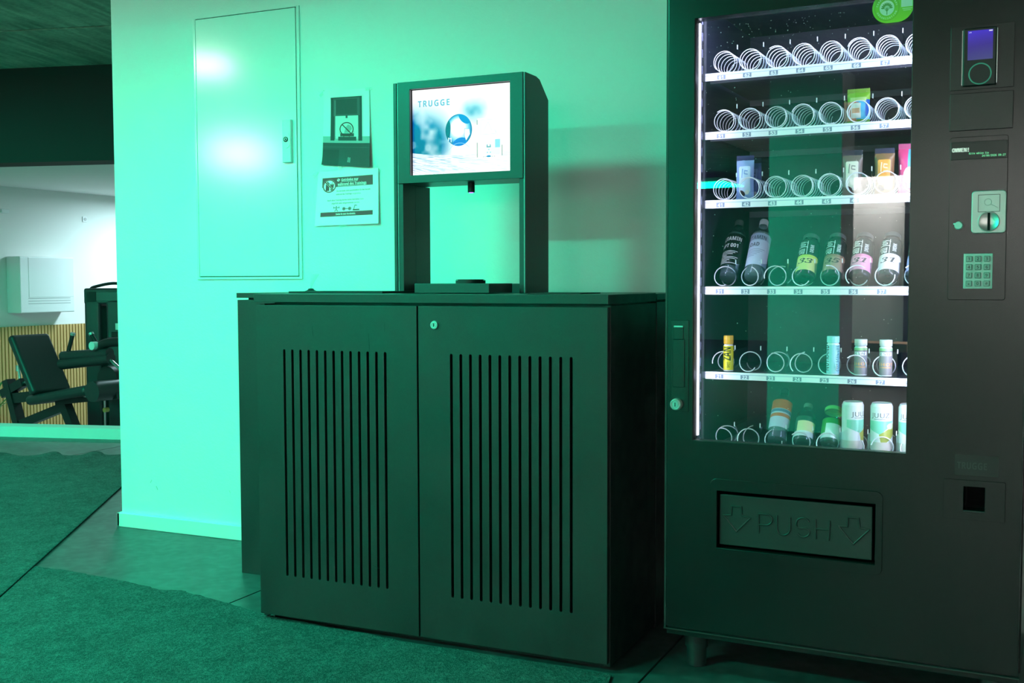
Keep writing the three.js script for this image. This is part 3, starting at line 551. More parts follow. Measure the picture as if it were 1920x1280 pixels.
  const l = part('led_strip', bx(GX0 + 0.02, GX1 - 0.01, GY1 + 0.035, GY1 + 0.043, -0.06, -0.05), M.led, vm, 'cold white light strip');
  const r = new THREE.RectAreaLight(ledC, 85, GX1 - GX0 - 0.04, 0.014); r.position.set((GX0 + GX1) / 2, GY1 + 0.032, -0.062); r.rotation.set(-1.0, 0, 0); r.castShadow = true; vm.add(r);
  // dust specks on the inside of the glass
  { const gs = [], oct = new THREE.OctahedronGeometry(1); for (let k = 0; k < 300; k++) { const v = Math.pow(rnd(), 1.9), q = 0.0007 + 0.0010 * rnd() * rnd(); gs.push(oct.clone().scale(q, q, 0.0002).translate(GX0 + 0.02 + rnd() * (GX1 - GX0 - 0.03), GY1 - 0.02 - v * (GY1 - GY0 - 0.05), -0.0276)); }
    const o = part('dust_specks', gs, M.white, vm, 'white dust specks on the glass'); o.userData.kind = 'stuff'; }
  // green round sticker on the glass
  const st = new THREE.Shape(), sa = vl(1634, 18), sb = vl(1640, 41); const sR = 0.033, sx = vl(1634, 15)[0];
  const yb = vl(1665, 41)[1]; rrect(st, sx, yb, GX1 - sx, 0.078, 0.0385);
  const sg = new THREE.ShapeGeometry(st, 20); { const P = sg.attributes.position, U = sg.attributes.uv; for (let i = 0; i < P.count; i++) U.setXY(i, (P.getX(i) - sx) / (GX1 - sx), (P.getY(i) - yb) / 0.078); }
  const stx = canvasTex(700, 520, (g, w, h) => {
    g.fillStyle = '#9bd044'; g.fillRect(0, 0, w, h); for (let j = 0; j < h; j++) { g.fillStyle = `rgb(${140 + j * 0.06},${205 + j * 0.04},${85 - j * 0.05})`; g.fillRect(0, j, w, 1); }
    g.strokeStyle = '#6d9c40'; g.lineWidth = 5; g.beginPath(); g.arc(250, 270, 205, 0, 7); g.stroke(); g.fillStyle = '#eef6e4'; g.beginPath(); g.arc(250, 270, 125, 0, 7); g.fill(); g.strokeStyle = '#84b25a'; g.beginPath(); g.arc(250, 270, 138, 0, 7); g.stroke();
    g.fillStyle = '#79a65c'; g.fillRect(243, 270, 14, 110); for (let k = 0; k < 9; k++) { const a = -Math.PI * (0.04 + 0.92 * k / 8); g.save(); g.translate(250 + 72 * Math.cos(a), 278 + 72 * Math.sin(a)); g.rotate(a); g.beginPath(); g.ellipse(0, 0, 28, 13, 0, 0, 7); g.fill(); g.restore(); g.strokeStyle = '#79a65c'; g.lineWidth = 5; g.beginPath(); g.moveTo(250, 330); g.lineTo(250 + 50 * Math.cos(a), 278 + 50 * Math.sin(a)); g.stroke(); }
    g.fillStyle = '#eef6e4'; g.font = 'bold 38px sans-serif'; g.textAlign = 'center';
    const ring = (str, r, a0, a1, flip) => { [...str].forEach((ch, i) => { const a = a0 + (a1 - a0) * i / (str.length - 1); g.save(); g.translate(250 + r * Math.cos(a), 270 + r * Math.sin(a)); g.rotate(a + (flip ? -Math.PI / 2 : Math.PI / 2)); g.fillText(ch, 0, 13); g.restore(); }); };
    ring('CARBON NEUTRAL', 172, Math.PI * 1.08, Math.PI * 1.92); ring('ORGANISATION', 172, Math.PI * 0.86, Math.PI * 0.14, true);
    g.fillRect(490, 80, 190, 200); g.fillStyle = '#d9ecb4'; g.fillRect(510, 300, 170, 16); g.fillRect(525, 328, 130, 14);
  });
  const stk = part('glass_sticker', sg.translate(0, 0, -0.0132), printMat(stx, 0.5, { side: THREE.DoubleSide }), vm, 'round-ended green sticker with a tree emblem');
  // handle recess and lock at the left edge of the door
  const e0 = vl(1259, 600), e1 = vl(1291, 772); part('handle_plate', bx(e0[0], e1[0], e1[1], e0[1], -0.001, 0.0022, 0.001), M.vend, vm);
  const h0 = vl(1262, 636), h1 = vl(1284, 726); const hp = part('handle', bx(h0[0], h1[0], h1[1], h0[1], 0.001, 0.005, 0.0015), M.vend, vm);
  const g0 = vl(1264, 613), g1 = vl(1282, 636); part('handle_neck', bx(g0[0], g1[0], g1[1], g0[1], 0.001, 0.0045, 0.001), M.vend, hp);
  part('handle_slot', bx(g0[0] + 0.001, g1[0] - 0.001, g0[1], g0[1] + 0.004, 0.001, 0.0062), M.steel, hp);
  const lk = vl(1269.5, 757), lock = part('lock', cyl(0.0155, 0.017, 0.014, 32).rotateX(Math.PI / 2).translate(lk[0], lk[1], 0.008), M.brushed, vm, 'round metal key lock');
  part('lock_ring', new THREE.TorusGeometry(0.0125, 0.0022, 8, 32).translate(lk[0], lk[1], 0.0155), M.steel, lock); part('lock_core', cyl(0.0085, 0.0085, 0.003, 24).rotateX(Math.PI / 2).translate(lk[0], lk[1], 0.0165), M.steel, lock); part('keyhole', bx(lk[0] - 0.0011, lk[0] + 0.0011, lk[1] - 0.0055, lk[1] + 0.0055, 0.0172, 0.0186), M.voidBlack, lock);
  // push flap
  const fr = new THREE.Shape(), o0 = [(vl(1334, 900)[0] + vl(1329, 1045)[0]) / 2, (vl(1340, 1040)[1] + vl(1650, 1083)[1]) / 2], o1 = [(vl(1657, 925)[0] + vl(1652, 1075)[0]) / 2, (vl(1345, 897)[1] + vl(1650, 921)[1]) / 2];
  rrect(fr, o0[0], o0[1], o1[0] - o0[0], o1[1] - o0[1], 0.018); const fh = new THREE.Path(); fh.moveTo(fx0, fy0); fh.lineTo(fx0, fy1); fh.lineTo(fx1, fy1); fh.lineTo(fx1, fy0); fh.closePath(); fr.holes.push(fh);
  part('flap_frame', extr(fr, 0.003, 0.0012).translate(0, 0, -0.0005), M.vend, vm);
  part('delivery_box', [bx(fx0 - 0.01, fx1 + 0.01, fy0 - 0.01, fy1 + 0.01, -0.2, -0.19), bx(fx0 - 0.01, fx0, fy0, fy1, -0.19, -FD), bx(fx1, fx1 + 0.01, fy0, fy1, -0.19, -FD), bx(fx0, fx1, fy1, fy1 + 0.01, -0.19, -FD), bx(fx0, fx1, fy0 - 0.01, fy0, -0.19, -FD)], M.voidBlack, vm);
  const FZ = -0.012, q0 = [(vl(1350, 926, FZ)[0] + vl(1347, 1021, FZ)[0]) / 2, (vl(1348, 1020, FZ)[1] + vl(1635, 1051, FZ)[1]) / 2], q1 = [(vl(1637, 951, FZ)[0] + vl(1634, 1050, FZ)[0]) / 2, (vl(1350, 926, FZ)[1] + vl(1636, 950, FZ)[1]) / 2];
  const flap = part('flap', bx(q0[0], q1[0], q0[1], q1[1], FZ - 0.012, FZ, 0.003), M.flap, vm, 'push flap with raised arrows and lettering');
  const fp = (x, y) => { const a = vl(x, y, FZ); return V3(a[0], a[1], FZ + 0.0006); };
  const stroke = (list, closed) => { const pts = list.map((q) => fp(...q)); const path = new THREE.CurvePath(); for (let i = 0; i + 1 < pts.length + (closed ? 1 : 0); i++) path.add(new THREE.LineCurve3(pts[i], pts[(i + 1) % pts.length])); const gs = []; for (const c of path.curves) gs.push(rod(c.v1.toArray(), c.v2.toArray(), 0.0024, 6)); for (const q of pts) gs.push(new THREE.SphereGeometry(0.0024, 6, 5).translate(q.x, q.y, q.z)); return merge(gs); };
  const rel = (pts, m) => pts.map(([x, y]) => m(x, y));
  part('arrow', stroke([[1372, 948], [1390, 950], [1391, 966], [1407, 971], [1381, 996], [1356, 965], [1371, 965]], true), M.flap, flap);
  part('arrow', stroke([[1590, 969], [1610, 971], [1612, 989], [1630, 993], [1600, 1020], [1573, 986], [1589, 987]], true), M.flap, flap);
  const arcPts = (cx, cy, rx, ry, a0, a1, n = 10) => { const o = []; for (let i = 0; i <= n; i++) { const a = a0 + (a1 - a0) * i / n; o.push([cx + rx * Math.cos(a), cy + ry * Math.sin(a)]); } return o; };
  part('letter_p', stroke([[1423, 998], [1422, 963], [1437, 964], ...arcPts(1437, 974, 11, 10, -Math.PI / 2, Math.PI / 2, 8), [1423, 983]]), M.flap, flap);
  part('letter_u', stroke([[1457, 967], [1457, 990], ...arcPts(1469.5, 990, 12.5, 13, Math.PI, 0, 9), [1482, 970]]), M.flap, flap);
  part('letter_s', stroke([...arcPts(1505, 980, 12, 9.5, -0.3, -Math.PI, 8), ...arcPts(1502, 984, 9, 6, Math.PI, Math.PI / 2, 4), ...arcPts(1507, 998, 11, 8.5, -Math.PI / 2, Math.PI * 0.92, 10)]), M.flap, flap);
  part('letter_h', merge([stroke([[1529, 974], [1530, 1009]]), stroke([[1556, 977], [1554, 1012]]), stroke([[1529, 991], [1555, 993]])]), M.flap, flap);
  // change tray plate with square hole
  const d0 = [(vl(1769, 900)[0] + vl(1768, 970)[0]) / 2, (vl(1768, 971)[1] + vl(1885, 979)[1]) / 2], d1 = [(vl(1886, 905)[0] + vl(1884, 975)[0]) / 2, (vl(1770, 897)[1] + vl(1885, 904)[1]) / 2];
  const cp = new THREE.Shape(); rrect(cp, d0[0], d0[1], d1[0] - d0[0], d1[1] - d0[1], 0.003); const ch = new THREE.Path(); ch.moveTo(c0[0], c0[1]); ch.lineTo(c0[0], c1[1]); ch.lineTo(c1[0], c1[1]); ch.lineTo(c1[0], c0[1]); ch.closePath(); cp.holes.push(ch);
  const chp = part('change_plate', extr(cp, 0.003, 0.001).translate(0, 0, -0.0002), M.vend, vm);
  part('change_lip', bx(c0[0], c1[0], c0[1] - 0.003, c0[1] + 0.0005, -0.002, 0.0042, 0.001), M.tower, chp);
  part('change_box', [bx(c0[0] - 0.01, c1[0] + 0.01, c0[1] - 0.01, c1[1] + 0.01, -0.12, -0.11), bx(c0[0] - 0.01, c0[0], c0[1], c1[1], -0.11, -FD), bx(c1[0], c1[0] + 0.01, c0[1], c1[1], -0.11, -FD), bx(c0[0], c1[0], c1[1], c1[1] + 0.01, -0.11, -FD), bx(c0[0], c1[0], c0[1] - 0.01, c0[1], -0.11, -FD)], M.voidBlack, chp);
  // maker's label
  const n0 = vl(1790, 889), n1 = vl(1873, 856); const ntex = canvasTex(512, 200, (g, w, h) => { g.fillStyle = '#0d1415'; g.fillRect(0, 0, w, h); g.fillStyle = '#2f3434'; g.font = 'bold 92px sans-serif'; g.fillText('TRUGGE', 24, 138, 470); });
  part('maker_label', new THREE.PlaneGeometry(n1[0] - n0[0], n1[1] - n0[1]).translate((n0[0] + n1[0]) / 2, (n0[1] + n1[1]) / 2, 0.0006), printMat(ntex, 0.4), vm, 'dark label reading TRUGGE');
  // control panel
  const k0 = [vl(1776, 562)[0], vl(1776, 562)[1]], k1 = [vl(1891, 262)[0], vl(1790, 258)[1]];
  const kp = new THREE.Shape(); rrect(kp, k0[0], k0[1], k1[0] - k0[0], k1[1] - k0[1], 0.006); const panel = part('control_panel', extr(kp, 0.003, 0.0012).translate(0, 0, -0.0002), M.vend, vm);
  const b0 = vl(1780, 247), b1 = vl(1901, 166); part('blank_plate', bx(b0[0], b1[0], b0[1], b1[1] - 0.003, -0.001, 0.003, 0.0015), M.vend, vm);
  const a0 = vl(1781, 172), a1 = vl(1903, 64); part('terminal_plate', bx(a0[0], a1[0], a0[1] + 0.001, a1[1] + 0.03, -0.001, 0.002, 0.001), M.vend, vm);
  // display
  const s0 = vl(1783, 301), s1 = vl(1889, 262);
  const dtex = canvasTex(1024, 370, (g, w, h) => {
    g.fillStyle = '#020806'; g.fillRect(0, 0, w, h); g.fillStyle = '#d6ffe6'; g.font = 'bold 116px monospace'; g.globalAlpha = 0.85; g.fillText('OMMEN!', 8, 205, 330); g.fillText('OMMEN!', 22, 205, 330); g.globalAlpha = 1;
    g.font = 'bold 52px monospace'; g.fillStyle = '#7dffb4'; g.fillText('Bitte wählen Sie', 330, 268, 370); g.font = 'bold 58px monospace'; g.fillText('24/06/2026 09:27', 570, 330, 440);
  });
  const disp = part('display', bx(s0[0], s1[0], s0[1], s1[1], 0.001, 0.0042, 0.001), mat(0.012, 0.014, 0.013, 0.35), panel);
  part('display_text', new THREE.PlaneGeometry(s1[0] - s0[0] - 0.002, s1[1] - s0[1] - 0.002).translate((s0[0] + s1[0]) / 2, (s0[1] + s1[1]) / 2, 0.0046), new THREE.MeshStandardMaterial({ color: 0x040605, roughness: 0.35, emissive: 0xffffff, emissiveMap: dtex, emissiveIntensity: 1.0 }), disp, 'green glowing display text');
  // coin plate
  const m0 = vl(1821, 438), m1 = vl(1888, 356); const cs = new THREE.Shape(); rrect(cs, m0[0], m0[1], m1[0] - m0[0], m1[1] - m0[1], 0.009); const coin = part('coin_plate', extr(cs, 0.007, 0.002).translate(0, 0, 0.002), M.brushed, panel, 'silver coin plate');
  const w0 = vl(1834, 398), w1 = vl(1876, 364); const win = new THREE.Shape(); win.moveTo(w0[0], w0[1]); win.lineTo(w1[0], w0[1]); win.lineTo(w1[0], w1[1]); win.lineTo(w0[0], w1[1]); win.closePath(); const wh = new THREE.Path(); const e = 0.0012; wh.moveTo(w0[0] + e, w0[1] + e); wh.lineTo(w0[0] + e, w1[1] - e); wh.lineTo(w1[0] - e, w1[1] - e); wh.lineTo(w1[0] - e, w0[1] + e); wh.closePath(); win.holes.push(wh);
  part('coin_picture_rim', extr(win, 0.001).translate(0, 0, 0.0088), M.tower, coin);
  const pc = vl(1853, 379); part('coin_picture', [new THREE.TorusGeometry(0.008, 0.0007, 6, 24).translate(pc[0], pc[1], 0.0092), rod([pc[0] + 0.006, pc[1] - 0.005, 0.0092], [pc[0] + 0.022, pc[1] - 0.014, 0.0092], 0.0008), bx(w0[0] + 0.004, w0[0] + 0.005, w0[1] + 0.004, w1[1] - 0.004, 0.0085, 0.0096)], M.brushed, coin);
  const cc = vl(1854.5, 415.5); part('coin_dish', lathe([[0, 0.0092], [0.008, 0.0096], [0.016, 0.0108], [0.0225, 0.013]]).rotateX(Math.PI / 2).translate(cc[0], cc[1], 0), mat(0.6, 0.6, 0.6, 0.35, 1, { side: THREE.DoubleSide }), coin);
  part('coin_dish_rim', new THREE.TorusGeometry(0.0232, 0.0016, 8, 40).translate(cc[0], cc[1], 0.009), M.brushed, coin); part('coin_slot', bx(cc[0] - 0.0028, cc[0] + 0.0028, cc[1] - 0.021, cc[1] + 0.021, 0.008, 0.0135), M.voidBlack, coin);
  const kn = vl(1798, 423), knob = part('return_knob', cyl(0.0085, 0.0105, 0.014, 28).rotateX(Math.PI / 2).translate(kn[0], kn[1], 0.009), M.white, panel, 'small pale return knob'); part('knob_tab', bx(kn[0] - 0.012, kn[0] - 0.006, kn[1] + 0.002, kn[1] + 0.006, 0.004, 0.012, 0.001), M.white, knob);
  // keypad
  const y0 = vl(1806, 541), y1 = vl(1862, 475); const pad = part('keypad', bx(y0[0], y1[0], y0[1], y1[1], 0.0018, 0.0055, 0.0015), mat(0.62, 0.66, 0.65, 0.45), panel, 'pale twelve-key number pad');
  const atlas = canvasTex(384, 512, (g) => { g.fillStyle = '#9aa7a4'; g.fillRect(0, 0, 384, 512); g.fillStyle = '#25302e'; g.font = 'bold 84px sans-serif'; g.textAlign = 'center'; '123456789*0#'.split('').forEach((c, i) => g.fillText(c, 64 + 128 * (i % 3), 94 + 128 * Math.floor(i / 3) + (c === '*' ? 26 : 0))); });
  const keyM = printMat(atlas, 0.35), kw = (y1[0] - y0[0]) / 3.35, kh = (y1[1] - y0[1]) / 4.35, kg = bx(-kw * 0.36, kw * 0.36, -kh * 0.36, kh * 0.36, 0, 0.005, 0.0016);
  const rimM = mat(0.16, 0.24, 0.22, 0.5);
  for (let i = 0; i < 12; i++) {
    const kx = (y0[0] + y1[0]) / 2 + (i % 3 - 1) * kw * 1.02, ky = (y0[1] + y1[1]) / 2 + (1.5 - Math.floor(i / 3)) * kh * 1.02;
    const key = part('key', kg, rimM, pad); key.position.set(kx, ky, 0.0045);
    const pg = new THREE.PlaneGeometry(kw * 0.56, kh * 0.56); const U = pg.attributes.uv; for (let j = 0; j < 4; j++) U.setXY(j, (i % 3 + 0.14 + 0.72 * U.getX(j)) / 3, (3 - Math.floor(i / 3) + 0.14 + 0.72 * U.getY(j)) / 4);
    // the printed digit lies on the key: joined as the key's own cap
    const capG = pg.translate(kx, ky, 0.0097); part('key_digit', capG, keyM, pad);
  }
  // card terminal
  const t0 = vl(1805, 164), t1 = vl(1870, 50); const term = part('card_terminal', bx(t0[0], t1[0], t0[1], t1[1], 0.001, 0.012, 0.003), mat(0.004, 0.004, 0.005, 0.4), vm, 'black card terminal with violet screen');
  part('terminal_rail', [bx(t0[0] - 0.0022, t0[0] - 0.0006, t0[1] + 0.004, t1[1] - 0.004, 0.001, 0.0105), bx(t1[0] + 0.0006, t1[0] + 0.0022, t0[1] + 0.004, t1[1] - 0.004, 0.001, 0.0105)], M.steel, term);
  const u0 = vl(1814, 113.5, 0.012), u1 = vl(1862.5, 54, 0.012);
  const ttex = canvasTex(256, 300, (g, w, h) => { const gr = g.createLinearGradient(0, 0, 30, h); gr.addColorStop(0, '#4a2ae0'); gr.addColorStop(0.55, '#3c2496'); gr.addColorStop(1, '#45448a'); g.fillStyle = gr; g.fillRect(0, 0, w, h); g.fillStyle = '#cfd6ff'; g.fillRect(10, 14, 10, 8); g.fillRect(24, 10, 12, 12); g.fillStyle = '#fff'; g.fillRect(214, 6, 36, 12); });
  part('terminal_screen', new THREE.PlaneGeometry(u1[0] - u0[0], u1[1] - u0[1]).translate((u0[0] + u1[0]) / 2, (u0[1] + u1[1]) / 2, 0.0123), new THREE.MeshStandardMaterial({ color: 0x020204, roughness: 0.4, emissive: 0xffffff, emissiveMap: ttex, emissiveIntensity: 0.8 }), term, 'violet screen');
  const rc = vl(1837.5, 138, 0.012); part('terminal_ring', new THREE.TorusGeometry(0.0245, 0.0016, 8, 48).scale(1, 1, 0.3).translate(rc[0], rc[1], 0.0122), mat(0.10, 0.35, 0.30, 0.4), term, 'pale green ring');
}
// trays with coils
const ZTR = -0.105, cols = 8;
const colX = []; { const a = vl(1353, 515, ZTR)[0], b = vl(1657, 512, ZTR)[0]; for (let i = 0; i < cols; i++) colX.push(a + (b - a) * i / 6); }
const pitchX = colX[1] - colX[0];
const rows = [[6, 139, 153, 0.029, 0.0305], [5, 248.5, 262.5, 0.029, 0.0305], [4, 376, 391, 0.029, 0.0305], [3, 537, 552, 0.12, 0.0285], [2, 696, 709.5, 0.12, 0.0285], [1, 838, 850, 0.12, 0.0285]];
function helix(r, pitch, turns, phase, wire) {
  const pts = [], n = Math.round(turns * 22); let z = 0;
  for (let i = 0; i <= n; i++) { const a = phase - i / n * turns * Math.PI * 2, k = i / n * turns; pts.push(V3(r * Math.cos(a), r * Math.sin(a), -pitch * Math.max(0, k - 0.55 * Math.min(1, k)))); }
  return new THREE.TubeGeometry(new THREE.CatmullRomCurve3(pts), n, wire, 5);
}
const shelfY = {};
const divG = bx(-0.0006, 0.0006, 0, 0.062, -0.42, 0.0);
for (const [num, pt, pb, pitch, rad] of rows) {
  const yT = (vl(1323, pt, ZTR)[1]), yB = (vl(1323, pb, ZTR)[1]); shelfY[num] = yT;
  const x0 = vl(1323, pt, ZTR)[0], x1 = GX1 + 0.012;
  const tr = new THREE.Group(); tr.name = 'tray'; tr.position.set(0, yT, ZTR); vm.add(tr);
  part('tray_floor', [bx(x0, x1, -0.006, -0.003, -0.48, 0), bx(x0, x1, -0.02, -0.006, -0.05, -0.044), bx(x0, x1, -0.024, -0.003, -0.48, -0.474)], M.vendTray, tr);
  const tx = canvasTex(1024, 40, (g, w, h) => {
    g.fillStyle = '#fbfbfd'; g.fillRect(0, 0, w, h); g.fillStyle = '#b9c2d6'; g.fillRect(0, 11, w, 3);
    for (let i = 0; i < cols; i++) { const u = (colX[i] - 0.004 - x0) / (x1 - x0) * w; g.fillStyle = '#8a93a8'; g.fillRect(u - 21, 14, 42, 22); g.fillStyle = '#ffffff'; g.font = 'bold 25px sans-serif'; g.textAlign = 'center'; g.fillText(String(num) + (i + 1), u, 34); }
  });
  const fs = bx(x0, x1, yB - yT, 0, 0, 0.0025); part('price_rail', fs, M.white, tr);
  part('price_strip', new THREE.PlaneGeometry(x1 - x0, yT - yB).translate((x0 + x1) / 2, (yB - yT) / 2, 0.0028), printMat(tx, 0.45), tr, 'white price rail with selection numbers');
  part('rail_end', bx(x0 - 0.012, x0, yB - yT + 0.002, -0.001, -0.012, 0.001), M.vendTray, tr);
  for (let i = 0; i < cols; i++) {
    const small = num >= 4, g = helix(rad - 0.0015, pitch, small ? 6.4 : 1.35, (num * 1.7 + i * 2.3) % 6.28, small ? 0.0014 : 0.0017);
    const c = part('coil', g, M.coil, tr); c.position.set(colX[i], rad + 0.001, -0.006);
    if (i < cols) { const d = part('divider', divG, M.clear, tr); d.position.set(colX[i] + pitchX / 2, 0.001, -0.012); part('divider_hook', bx(-0.0011, 0.0011, 0.062, 0.074, -0.004, 0.0), M.coil, d); }
  }
}

// ------------------------------------------------------------------ goods in the vending machine
function place(o, x, y, z, tilt = 0, turn = 0) { const p = vw(x, y, z); o.position.copy(p); o.rotation.order = 'YXZ'; o.rotation.y = -Math.atan(VA) + turn; o.rotation.x = -tilt; }
function goods(name, label, category, group) { return thing(name, label, category, [0, 0, 0], 0, group); }
function pillow(w, h, d, n = 14, taper = 0.1) {
  const mk = (sgn) => { const g = new THREE.PlaneGeometry(w, h, n, n), P = g.attributes.position; for (let i = 0; i < P.count; i++) { const u = P.getX(i) / (w / 2), v = P.getY(i) / (h / 2), bu = Math.max(0, 1 - Math.pow(Math.abs(u), 2.4)), bv = Math.max(0, 1 - Math.pow(Math.min(1, Math.abs(v) / (1 - taper)), 3)); P.setXYZ(i, P.getX(i) * (1 - 0.06 * bv * (1 - Math.abs(v))), P.getY(i) + h / 2, sgn * d / 2 * Math.pow(bu * bv, 0.6) + 0.0016 * Math.sin(v * 9 + u * 5) * bu); } if (sgn < 0) { const I = g.index.array; for (let k = 0; k < I.length; k += 3) { const q = I[k]; I[k] = I[k + 1]; I[k + 1] = q; } } g.computeVertexNormals(); return g; };
  return merge([mk(1), mk(-1)]);
}
function crimp(w, h, teeth) { const s = new THREE.Shape(); s.moveTo(-w / 2, 0); for (let k = 0; k <= teeth; k++) s.lineTo(-w / 2 + w * k / teeth, h + (k % 2 ? 0.002 : 0)); s.lineTo(w / 2, 0); s.closePath(); const g = extr(s, 0.0012); const ridges = []; for (let k = 0; k < teeth; k += 1) ridges.push(bx(-w / 2 + w * (k + 0.2) / teeth, -w / 2 + w * (k + 0.55) / teeth, 0.001, h - 0.001, 0.0010, 0.0022)); return merge([g, ...ridges]); }
function snack(name, label, cat, row, px0, px1, pyT, pyB, z, tex, thick, crimpM, turn = 0, lean = 0) {
  const a = vl(px0, pyB, z), b = vl(px1, pyT, z), w = b[0] - a[0], h = b[1] - shelfY[row] - 0.002;
  const t = goods(name, label, cat); place(t, (a[0] + b[0]) / 2, shelfY[row] + 0.0015, z, lean, turn);
  part('wrapper', pillow(w, h * 0.9, thick), printMat(tex, 0.35, { side: THREE.DoubleSide }), t);
  part('crimp', crimp(w * 0.98, h * 0.1, 22).translate(0, h * 0.895, 0), crimpM, t); return t;
}
const bagTex = canvasTex(256, 384, (g, w, h) => { g.fillStyle = '#8ec63f'; g.fillRect(0, 0, w, h); g.fillStyle = '#f2a27a'; g.fillRect(0, 110, 120, 274); g.fillStyle = '#5cc5e8'; g.fillRect(110, 95, 146, 230); g.fillStyle = '#1f62b8'; g.fillRect(215, 90, 41, 200); g.fillStyle = '#fff3e6'; g.fillRect(45, 130, 120, 180); g.fillStyle = '#d86a4a'; g.font = 'bold 30px sans-serif'; g.fillRect(80, 120, 60, 8); g.fillStyle = '#f0b08a'; g.fillRect(60, 190, 90, 60); g.fillStyle = '#bfe08a'; g.fillRect(40, 60, 180, 50); g.fillStyle = '#6fb23c'; g.fillRect(0, 340, 256, 44); });
snack('snack_bag', 'green, orange and blue snack bag in the second tray from the top', 'snack', 5, 1588, 1632, 165, 231, -0.16, bagTex, 0.03, mat(0.35, 0.55, 0.08, 0.4));
const barTex = (base, lab, txt, ink) => canvasTex(200, 320, (g, w, h) => { g.fillStyle = base; g.fillRect(0, 0, w, h); g.fillStyle = lab; g.beginPath(); g.roundRect(34, 50, 130, 210, 16); g.fill(); g.fillStyle = ink; g.save(); g.translate(70, 70); g.rotate(0.12); g.fillRect(0, 0, 10, 74); g.fillRect(26, 8, 40, 8); g.fillRect(26, 8, 8, 30); g.fillRect(30, 34, 40, 8); g.restore(); g.fillStyle = '#3a2a22'; g.beginPath(); g.ellipse(70, 268, 34, 20, 0.4, 0, 7); g.fill(); g.fillStyle = '#f3eee6'; g.beginPath(); g.ellipse(126, 262, 26, 18, -0.3, 0, 7); g.fill(); });
const darkCrimp = mat(0.05, 0.045, 0.09, 0.4);
snack('protein_bar', 'pale blue wrapped bar with a tilted dark crimp in the third tray from the top', 'snack bar', 4, 1381, 1414, 291, 377, -0.15, barTex('#9db9ea', '#d9ecff', '', '#7fa6dd'), 0.026, mat(0.06, 0.05, 0.2, 0.4), 0.1);
snack('protein_bar', 'second blue wrapped bar turned edge on behind the pale blue one', 'snack bar', 4, 1404, 1431, 297, 377, -0.20, barTex('#4d5f9a', '#8fa4d8', '', '#5a70b0'), 0.022, darkCrimp, -0.5);
snack('protein_bar', 'cream and brown wrapped bar in the third tray from the top', 'snack bar', 4, 1579, 1618, 281, 373, -0.15, barTex('#7e7468', '#efe8d6', '', '#8a8478'), 0.026, darkCrimp, 0.05);
snack('protein_bar', 'orange wrapped bar in the third tray from the top', 'snack bar', 4, 1639, 1678, 277, 371, -0.15, barTex('#8a6a48', '#f0a24a', '', '#fbe8cc'), 0.026, darkCrimp, 0.05);
snack('snack_bag', 'pink and blue snack bag at the end of the third tray', 'snack', 4, 1683, 1726, 268, 371, -0.16, canvasTex(200, 320, (g, w, h) => { g.fillStyle = '#e0487e'; g.fillRect(0, 0, w, h); g.fillStyle = '#5fb4e0'; g.fillRect(95, 0, 105, 150); g.fillStyle = '#ffe9f2'; g.beginPath(); g.ellipse(110, 190, 56, 60, 0, 0, 7); g.fill(); g.fillStyle = '#8fd8f0'; g.fillRect(90, 240, 70, 40); }), 0.034, mat(0.5, 0.08, 0.2, 0.4));
// bottles: lathed profile, label sleeve, cap
function sleeve(r, y0, y1, seg = 32) { return new THREE.CylinderGeometry(r, r, y1 - y0, seg, 1, true).rotateY(Math.PI).translate(0, (y0 + y1) / 2, 0); }
function bottle(name, label, cat, x, row, z, tilt, R, H, o, group) {
  const t = goods(name, label, cat, group); const y = shelfY[row] + 0.003 + R * Math.sin(tilt);
  place(t, x, y, z, tilt);
  const neck = o.neck ?? 0.36 * R, sh = o.shoulder ?? 0.72;
  part('bottle_body', lathe([[0, 0.004], [R * 0.55, 0.002], [R * 0.85, 0], [R, 0.006], [R, H * sh], [R * 0.86, H * (sh + 0.07)], [neck * 1.25, H * 0.89], [neck, H * 0.91], [neck, H * 0.985]]), o.body ?? M.bottle, t);
  if (o.fill) part('drink', lathe([[0, 0.006], [R * 0.9, 0.006], [R * 0.93, 0.012], [R * 0.93, H * o.fill], [0, H * o.fill]]), o.drink, t);
  part('cap', lathe([[neck * 1.25, H * 0.915], [neck * 1.25, H], [neck * 1.1, H + 0.003], [0, H + 0.003]]), o.cap, t);
  if (o.label) part('bottle_label', sleeve(R + 0.0006, H * o.l0, H * o.l1), o.label, t);
  return t;
}
function labelTex(w, h, draw) { const t = canvasTex(w, h, draw); t.wrapS = THREE.RepeatWrapping; t.repeat.x = 1; return t; }
// label canvases: the middle of the canvas faces the glass
const lab1 = labelTex(1024, 512, (g, w, h) => { g.fillStyle = '#0b100f'; g.fillRect(0, 0, w, h); g.fillStyle = '#e8efec'; g.font = 'bold 84px sans-serif'; g.fillText('VITAMIN', 310, 110); g.fillText('UPT 001', 315, 225); for (let k = 0; k < 9; k++) g.fillRect(300 + (k % 3) * 20, 285 + k * 24, 330 - (k % 4) * 55, 9); g.font = 'bold 100px sans-serif'; });
const lab2 = labelTex(1024, 512, (g, w, h) => { g.fillStyle = '#cdd3ea'; g.fillRect(0, 0, w, h); g.fillStyle = '#aab2cf'; g.fillRect(0, 0, w, 110); g.fillStyle = '#4b5370'; g.font = 'bold 84px sans-serif'; g.fillText('VITAMIN', 300, 100); g.fillStyle = '#2c3350'; g.fillText('LOAD', 335, 215); g.fillStyle = '#8d95b4'; for (let k = 0; k < 5; k++) g.fillRect(300, 262 + k * 26, 360 - k * 40, 8); });
const TILT = 0.62;
